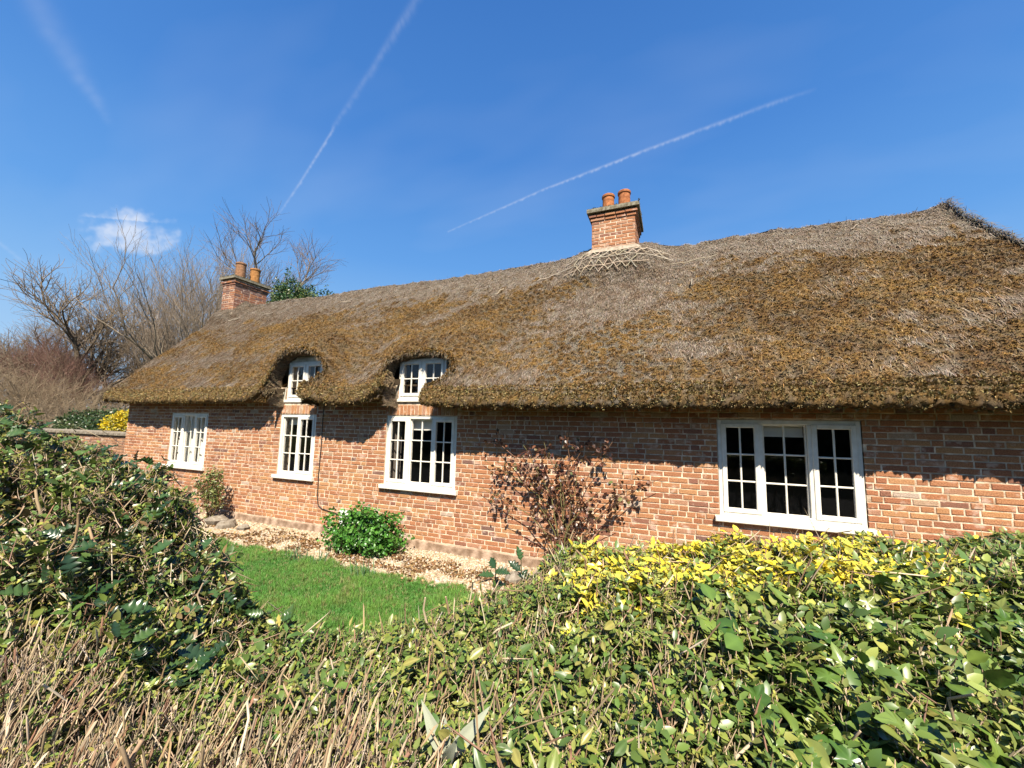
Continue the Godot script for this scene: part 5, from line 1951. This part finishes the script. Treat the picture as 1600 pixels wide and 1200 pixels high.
func yellow_at(a: float, b: float) -> float:
	var k := a / b
	return ramp(b, 1.12, 1.50) * ramp(k, 0.06, 0.28) * (1.0 - ramp(k, 0.75, 1.3)) * clampf(0.85 + n_hedge.get_noise_2d(a * 2.2 + 70.0, b * 2.2) * 1.3, 0.1, 1.0)


func holly_at(a: float, b: float) -> float:
	return ramp(-a / b, 0.42, 0.62) * ramp(b, 0.90, 1.12)


func dry_at(a: float, b: float) -> float:
	return ramp(-a / b, -0.1, 0.42) * (1.0 - ramp(b, 0.90, 1.15))


func ivy_at(a: float, b: float) -> float:
	return ramp(a / b, 0.35, 0.65) * ramp(b, 0.62, 0.75) * (1.0 - ramp(b, 1.25, 1.5))


func make_hedge() -> void:
	n_hedge = noise(1.4, 801)
	var privet := thing("privet_hedge", "clipped mixed green hedge with cut tan twigs along the foreground", "hedge")
	var holly := thing("holly_bush", "dark glossy holly growing through the high left end of the hedge", "holly")
	var gold := thing("golden_privet", "yellow-leaved privet in the hedge below the large right window", "shrub")
	var ivy := thing("ivy", "large glossy green ivy leaves trailing over the right of the hedge", "ivy")

	var lx := {"privet": [], "holly": [], "gold": [], "ivy": [], "small": []}
	var lc := {"privet": PackedColorArray(), "holly": PackedColorArray(), "gold": PackedColorArray(), "ivy": PackedColorArray(), "small": PackedColorArray()}
	var tx := []
	var tc := PackedColorArray()
	var greens := [Color(0.100, 0.150, 0.030), Color(0.060, 0.105, 0.024), Color(0.150, 0.190, 0.040), Color(0.210, 0.225, 0.055), Color(0.080, 0.130, 0.035), Color(0.26, 0.24, 0.07)]
	var golds := [Color(0.68, 0.53, 0.030), Color(0.74, 0.61, 0.05), Color(0.48, 0.38, 0.04), Color(0.34, 0.31, 0.06)]
	var darks := [Color(0.022, 0.052, 0.018), Color(0.032, 0.070, 0.022), Color(0.045, 0.085, 0.025), Color(0.018, 0.040, 0.018)]
	var ivies := [Color(0.050, 0.105, 0.020), Color(0.080, 0.140, 0.026), Color(0.120, 0.175, 0.035), Color(0.16, 0.19, 0.045)]
	var tans := [Color(0.36, 0.27, 0.165), Color(0.42, 0.33, 0.22), Color(0.27, 0.195, 0.12), Color(0.22, 0.13, 0.085), Color(0.48, 0.40, 0.29)]

	# leafy shoots, each a twig with its leaves
	var kinds := {"green_shoots": [], "gold_shoots": [], "dark_shoots": [], "cut_shoots": []}
	var tints := {}
	for kind in kinds:
		tints[kind] = []
		for q in L[kind]:
			kinds[kind].append([])
			tints[kind].append(PackedColorArray())
	for k in 80000:
		var b := rnd(0.28, 2.25)
		var a := rnd(-3.3, 3.2)
		if absf(a) > 1.55 * b + 0.65 or b > table(FAR_EDGE, a) + 0.10:
			continue
		var kind := "green_shoots"
		var q := rng.randf()
		var l := rnd(0.045, 0.085) * (1.0 + rng.randf() * 1.1 * ramp(a, 0.1, 0.8))
		var lean := 0.33
		if q < dry_at(a, b) * 0.97:
			kind = "cut_shoots"
			l = rnd(0.035, 0.08)
			lean = 0.28
		elif q < holly_at(a, b):
			kind = "dark_shoots" if rng.randf() < 0.66 - 0.22 * ramp(b, 1.2, 1.7) else "cut_shoots"
			if kind == "dark_shoots" and rng.randf() < 0.22: kind = "green_shoots"
			l = rnd(0.036, 0.070) if rng.randf() < 0.85 else rnd(0.08, 0.13)
			lean = 0.6
		elif q < yellow_at(a, b):
			kind = ["gold_shoots", "gold_shoots", "cut_shoots", "gold_shoots", "green_shoots"][rng.randi() % 5]
			l = rnd(0.05, 0.085)
		elif rng.randf() < 0.48 - 0.20 * ramp(a, 0.3, 1.0):
			kind = "cut_shoots"
			l = rnd(0.04, 0.09)
		var up := (Vector3(gauss(lean), 1.0, gauss(lean)) + hr * (0.22 if kind == "cut_shoots" else 0.0) - hf * 0.10).normalized()
		var deep := -absf(gauss(0.045))
		if k % 4 == 0: deep -= rnd(0.04, 0.16)
		var w: int = rng.randi() % L[kind].size()
		if kind == "cut_shoots" and dry_at(a, b) > 0.4 and rng.randf() < 0.7: w = 0 if rng.randf() < 0.6 else 2
		kinds[kind][w].append(Transform3D(sized(along(up, rnd(0, TAU)), Vector3.ONE * l), hp(a, b, hedge_top(a, b) + 0.025 + deep) - up * l))
		tints[kind][w].append(vary(Color(1, 1, 1), 0.28))
	for kind in kinds:
		for w in L[kind].size():
			scatter("shoots", L[kind][w], M.leaf if kind != "cut_shoots" else M.twig, gold if kind == "gold_shoots" else privet, kinds[kind][w], tints[kind][w])
	for k in 108000:
		var b := rnd(0.28, 2.2)
		var a := rnd(-3.3, 3.2)
		if absf(a) > 1.55 * b + 0.65 or b > table(FAR_EDGE, a) + 0.12:
			continue
		var t := hedge_top(a, b)
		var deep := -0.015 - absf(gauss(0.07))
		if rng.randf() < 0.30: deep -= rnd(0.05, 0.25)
		var p := hp(a, b, t + deep)
		var y := yellow_at(a, b)
		var h := holly_at(a, b)
		var d := dry_at(a, b)
		var v := ivy_at(a, b)
		var q := rng.randf()
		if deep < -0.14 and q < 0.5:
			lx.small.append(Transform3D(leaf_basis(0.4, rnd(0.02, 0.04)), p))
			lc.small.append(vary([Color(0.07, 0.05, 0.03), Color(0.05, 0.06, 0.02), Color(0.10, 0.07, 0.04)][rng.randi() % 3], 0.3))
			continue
		if d > 0.15 and q < d * 0.97:
			if rng.randf() < 0.12:
				lx.small.append(Transform3D(leaf_basis(0.5, rnd(0.008, 0.018)), p))
				lc.small.append(vary([Color(0.20, 0.20, 0.05), Color(0.13, 0.15, 0.04), Color(0.26, 0.23, 0.07)][rng.randi() % 3], 0.3))
			continue
		if h > 0.1 and q < h * 0.93:
			var z := rng.randf()
			var pocket := n_hedge.get_noise_2d(a * 1.5 + 40.0, b * 2.0)
			if z < 0.10 + pocket * 0.3:
				lx.holly.append(Transform3D(leaf_basis(0.6, rnd(0.035, 0.065)), p))
				lc.holly.append(vary(darks[rng.randi() % 4], 0.3))
			elif z < 0.95:
				lx.small.append(Transform3D(leaf_basis(0.5, rnd(0.016, 0.036)), p))
				lc.small.append(vary([Color(0.055, 0.085, 0.022), Color(0.13, 0.15, 0.035), Color(0.20, 0.18, 0.05), Color(0.09, 0.12, 0.03), Color(0.17, 0.11, 0.05), Color(0.035, 0.06, 0.02)][rng.randi() % 6], 0.3))
			continue
		if y > 0.05 and q < y * 0.85:
			if rng.randf() < 0.5:
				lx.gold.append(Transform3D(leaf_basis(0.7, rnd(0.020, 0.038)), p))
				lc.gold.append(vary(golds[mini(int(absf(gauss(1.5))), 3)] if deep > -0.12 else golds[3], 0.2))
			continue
		if v > 0.1 and q < v * 0.10 and deep > -0.2:
			lx.ivy.append(Transform3D(leaf_basis(0.7, rnd(0.035, 0.06)), p))
			lc.ivy.append(vary(ivies[rng.randi() % 4], 0.3))
			continue
		var s := rnd(0.016, 0.034) * (1.0 + 0.5 * ramp(a, 0.3, 1.1))
		lx.privet.append(Transform3D(leaf_basis(0.6, s), p))
		lc.privet.append(vary(greens[rng.randi() % greens.size()], 0.28))

	# clipped twigs
	for k in 11000:
		var b := rnd(0.28, 2.2)
		var a := rnd(-3.3, 3.2)
		if absf(a) > 1.55 * b + 0.65 or b > table(FAR_EDGE, a) + 0.08:
			continue
		var d := dry_at(a, b)
		var h := holly_at(a, b)
		var y := yellow_at(a, b)
		if rng.randf() > 0.45 + 0.55 * d - 0.05 * h + 0.05 * y - 0.25 * ivy_at(a, b):
			continue
		var t := hedge_top(a, b)
		var l := rnd(0.025, 0.085)
		var th := rnd(0.0009, 0.0019) * (1.2 if d > 0.5 else 1.0)
		var up := Vector3(gauss(0.40) + 0.15, 1.0, gauss(0.40)) if rng.randf() < 0.85 else Vector3(gauss(1), gauss(0.5), gauss(1))
		if h > 0.5:
			up = Vector3(gauss(0.8) + 0.3, 0.7, gauss(0.8))
			th *= 0.75
		if d > 0.35:
			up = Vector3(gauss(0.26), 1.0, gauss(0.26)) + hr * 0.28
			l = rnd(0.022, 0.062)
		up = up.normalized()
		var p := hp(a, b, t + 0.02 + gauss(0.02)) - up * l
		tx.append(Transform3D(sized(along(up, rnd(0, TAU)), Vector3(th, l, th)), p))
		tc.append(vary(tans[rng.randi() % 5] if d > 0.4 or rng.randf() < 0.6 else tans[2 + rng.randi() % 2], 0.25))
	# the woody inside and the far and near faces, down to the ground
	for k in 16000:
		var a := rnd(-3.2, 3.0)
		var e := table(FAR_EDGE, a)
		var b := rnd(0.3, e)
		var t := hedge_top(a, b)
		var face := k % 3 == 0
		if face:
			b = e + rnd(-0.08, 0.08)
			t = hedge_top(a, b)
		var h := rnd(t - 0.60, t - 0.20) if not face else rnd(-1.95, t - 0.05)
		var d := Vector3(gauss(0.8), gauss(0.7), gauss(0.8)).normalized()
		tx.append(Transform3D(sized(along(d, rnd(0, TAU)), Vector3(0.002, rnd(0.05, 0.11), 0.002)), hp(a, b, h)))
		tc.append(vary(Color(0.13, 0.095, 0.06), 0.3))
		if face or k % 2 == 0:
			lx.privet.append(Transform3D(leaf_basis(0.2, rnd(0.03, 0.055)), hp(a + gauss(0.05), b + gauss(0.04), h + gauss(0.05))))
			lc.privet.append(vary(greens[rng.randi() % 3], 0.3))
	scatter("leaves", L.privet, M.leaf, privet, lx.privet, lc.privet)
	scatter("small_leaves", L.privet, M.leaf, privet, lx.small, lc.small)
	scatter("twigs", L.twig, M.twig, privet, tx, tc)
	scatter("leaves", L.spiny, M.gloss_leaf, holly, lx.holly, lc.holly)
	scatter("leaves", L.privet, M.leaf, gold, lx.gold, lc.gold)
	scatter("leaves", L.lobed, M.gloss_leaf, ivy, lx.ivy, lc.ivy)

	# leaves large enough to be told apart
	var hm := leaf_mats(darks, M.gloss_leaf)
	var im := leaf_mats(ivies, M.gloss_leaf)
	var pm := leaf_mats(greens, M.leaf)
	var gm := leaf_mats(golds.slice(0, 3), M.leaf)
	var made := [0, 0, 0, 0]
	for k in 6000:
		var b := rnd(0.5, 2.1)
		var a := rnd(-1.35, 1.35) * b
		if b > table(FAR_EDGE, a):
			continue
		var at := hp(a, b, hedge_top(a, b) + rnd(0.0, 0.035))
		var o: MeshInstance3D
		if holly_at(a, b) > 0.5 and made[0] < 230 and n_hedge.get_noise_2d(a * 1.5 + 40.0, b * 2.0) > -0.1:
			made[0] += 1
			o = part("leaf", L.spiny, hm[rng.randi() % 4], holly)
			o.transform = Transform3D(leaf_basis(0.7, rnd(0.042, 0.068)), at)
		elif ivy_at(a, b) > 0.4 and made[1] < 130 and rng.randf() < 0.4:
			made[1] += 1
			o = part("leaf", L.lobed if rng.randf() < 0.6 else L.round_leaf, im[rng.randi() % 4], ivy)
			o.transform = Transform3D(leaf_basis(0.8, rnd(0.038, 0.066)), at)
		elif yellow_at(a, b) > 0.5 and made[2] < 200:
			made[2] += 1
			o = part("leaf", L.privet, gm[rng.randi() % 3], gold)
			o.transform = Transform3D(leaf_basis(0.8, rnd(0.028, 0.042)), at)
		elif dry_at(a, b) < 0.5 and holly_at(a, b) < 0.2 and yellow_at(a, b) < 0.2 and made[3] < 240:
			made[3] += 1
			o = part("leaf", L.narrow if rng.randf() < 0.5 else L.privet, pm[rng.randi() % 6], privet)
			o.transform = Transform3D(leaf_basis(0.7, rnd(0.030, 0.050)), at)
	# bare cut stems standing out of the hedge
	for k in 60:
		var b := rnd(0.62, 1.6)
		var a := rnd(-1.3, 1.0) * b
		if b > table(FAR_EDGE, a) - 0.05: continue
		var at := hp(a, b, hedge_top(a, b) - 0.06)
		var d := Vector3(gauss(0.40), 1.0, gauss(0.35)).normalized()
		var l := rnd(0.07, 0.16)
		var m := MB.new()
		var r := rnd(0.0025, 0.0050)
		m.tube(PackedVector3Array([at, at + d * l * 0.4 + Vector3(gauss(0.01), 0, gauss(0.01)), at + d * l * 0.75 + Vector3(gauss(0.015), 0, gauss(0.012)), at + d * l]), PackedFloat32Array([r, r * 0.95, r * 0.85, r * 0.75]), 7, vary(tans[rng.randi() % 5], 0.2), true)
		part("stem", m.mesh(), M.twig, privet)
	# trunks under the hedge
	for k in 26:
		var a := lerpf(-3.0, 2.8, k / 25.0)
		var b: float = table(FAR_EDGE, a) * 0.6 + gauss(0.15)
		var m := MB.new()
		var tp := hp(a + gauss(0.1), b + gauss(0.1), hedge_top(a, b) - 0.2)
		var ft := hp(a, b, -1.98)
		m.tube(PackedVector3Array([ft, ft.lerp(tp, 0.5) + Vector3(gauss(0.06), 0, gauss(0.06)), tp]), PackedFloat32Array([0.022, 0.017, 0.008]), 6, vary(Color(0.17, 0.13, 0.09), 0.2))
		part("trunk", m.mesh(), M.twig, privet)
	# holly sprigs standing up at the middle of the hedge
	for q in [[-0.045, 1.50, -0.50], [0.05, 1.62, -0.52]]:
		var m := MB.new()
		var tp := hp(q[0], q[1], q[2])
		var ft := tp + Vector3(gauss(0.03), -0.22, gauss(0.03))
		m.tube(PackedVector3Array([ft, ft.lerp(tp, 0.5) + Vector3(0.01, 0, 0), tp]), PackedFloat32Array([0.004, 0.003, 0.002]), 5, Color(0.10, 0.085, 0.045))
		part("stem", m.mesh(), M.twig, holly)
		for k in 6:
			var o := part("leaf", L.spiny, hm[rng.randi() % 4], holly)
			o.transform = Transform3D(leaf_basis(0.5, rnd(0.05, 0.07)), ft.lerp(tp, rnd(0.45, 1.0)))
	# a sprig of long grey-green leaves close to the camera
	var sage := thing("buddleia_sprig", "sprig of long pale grey-green leaves sticking up at the bottom of the hedge", "sprig", hp(-0.105, 0.80, -0.615))
	var sm := mat("sage_leaf", lin(0.25, 0.27, 0.20), 0.75, 0.3)
	sm.backlight_enabled = true
	sm.backlight = Color(0.4, 0.4, 0.4)
	var st := MB.new()
	st.tube(PackedVector3Array([Vector3(0, -0.2, 0), Vector3(0, 0.02, 0)]), PackedFloat32Array([0.003, 0.0025]), 6, Color(0.25, 0.22, 0.14))
	part("stem", st.mesh(), M.twig, sage)
	for q in [[-0.50, 0.8, 0.12, 0.105], [0.65, 0.75, 0.1, 0.110], [0.1, 0.5, -0.5, 0.09], [-0.2, 0.4, 0.7, 0.08]]:
		var d: Vector3 = (hr * q[0] + Vector3(0, q[1], 0) + hf * q[2]).normalized()
		var nn := (Vector3(0.2, 0.6, 0.5) - hf * 0.4).normalized()
		var z: Vector3 = (nn - d * nn.dot(d)).normalized()
		var o := part("leaf", L.narrow, sm, sage)
		o.transform = Transform3D(Basis(d.cross(z) * q[3] * 0.72, d * q[3], z * q[3]), Vector3(0, 0.0, 0))


func _ready() -> void:
	rng.seed = 4711
	make_camera()
	make_materials()
	make_sky()
	make_sun()
	make_leaf_shapes()
	make_ground()
	var house := thing("cottage", "long red brick cottage with white windows under a mossy thatched roof", "cottage")
	make_walls(house)
	make_windows(house)
	make_roof(house)
	make_chimneys(house)
	make_background()
	make_hangings()
	make_wall_fittings()
	make_wall_plants()
	make_stones()
	make_hedge()
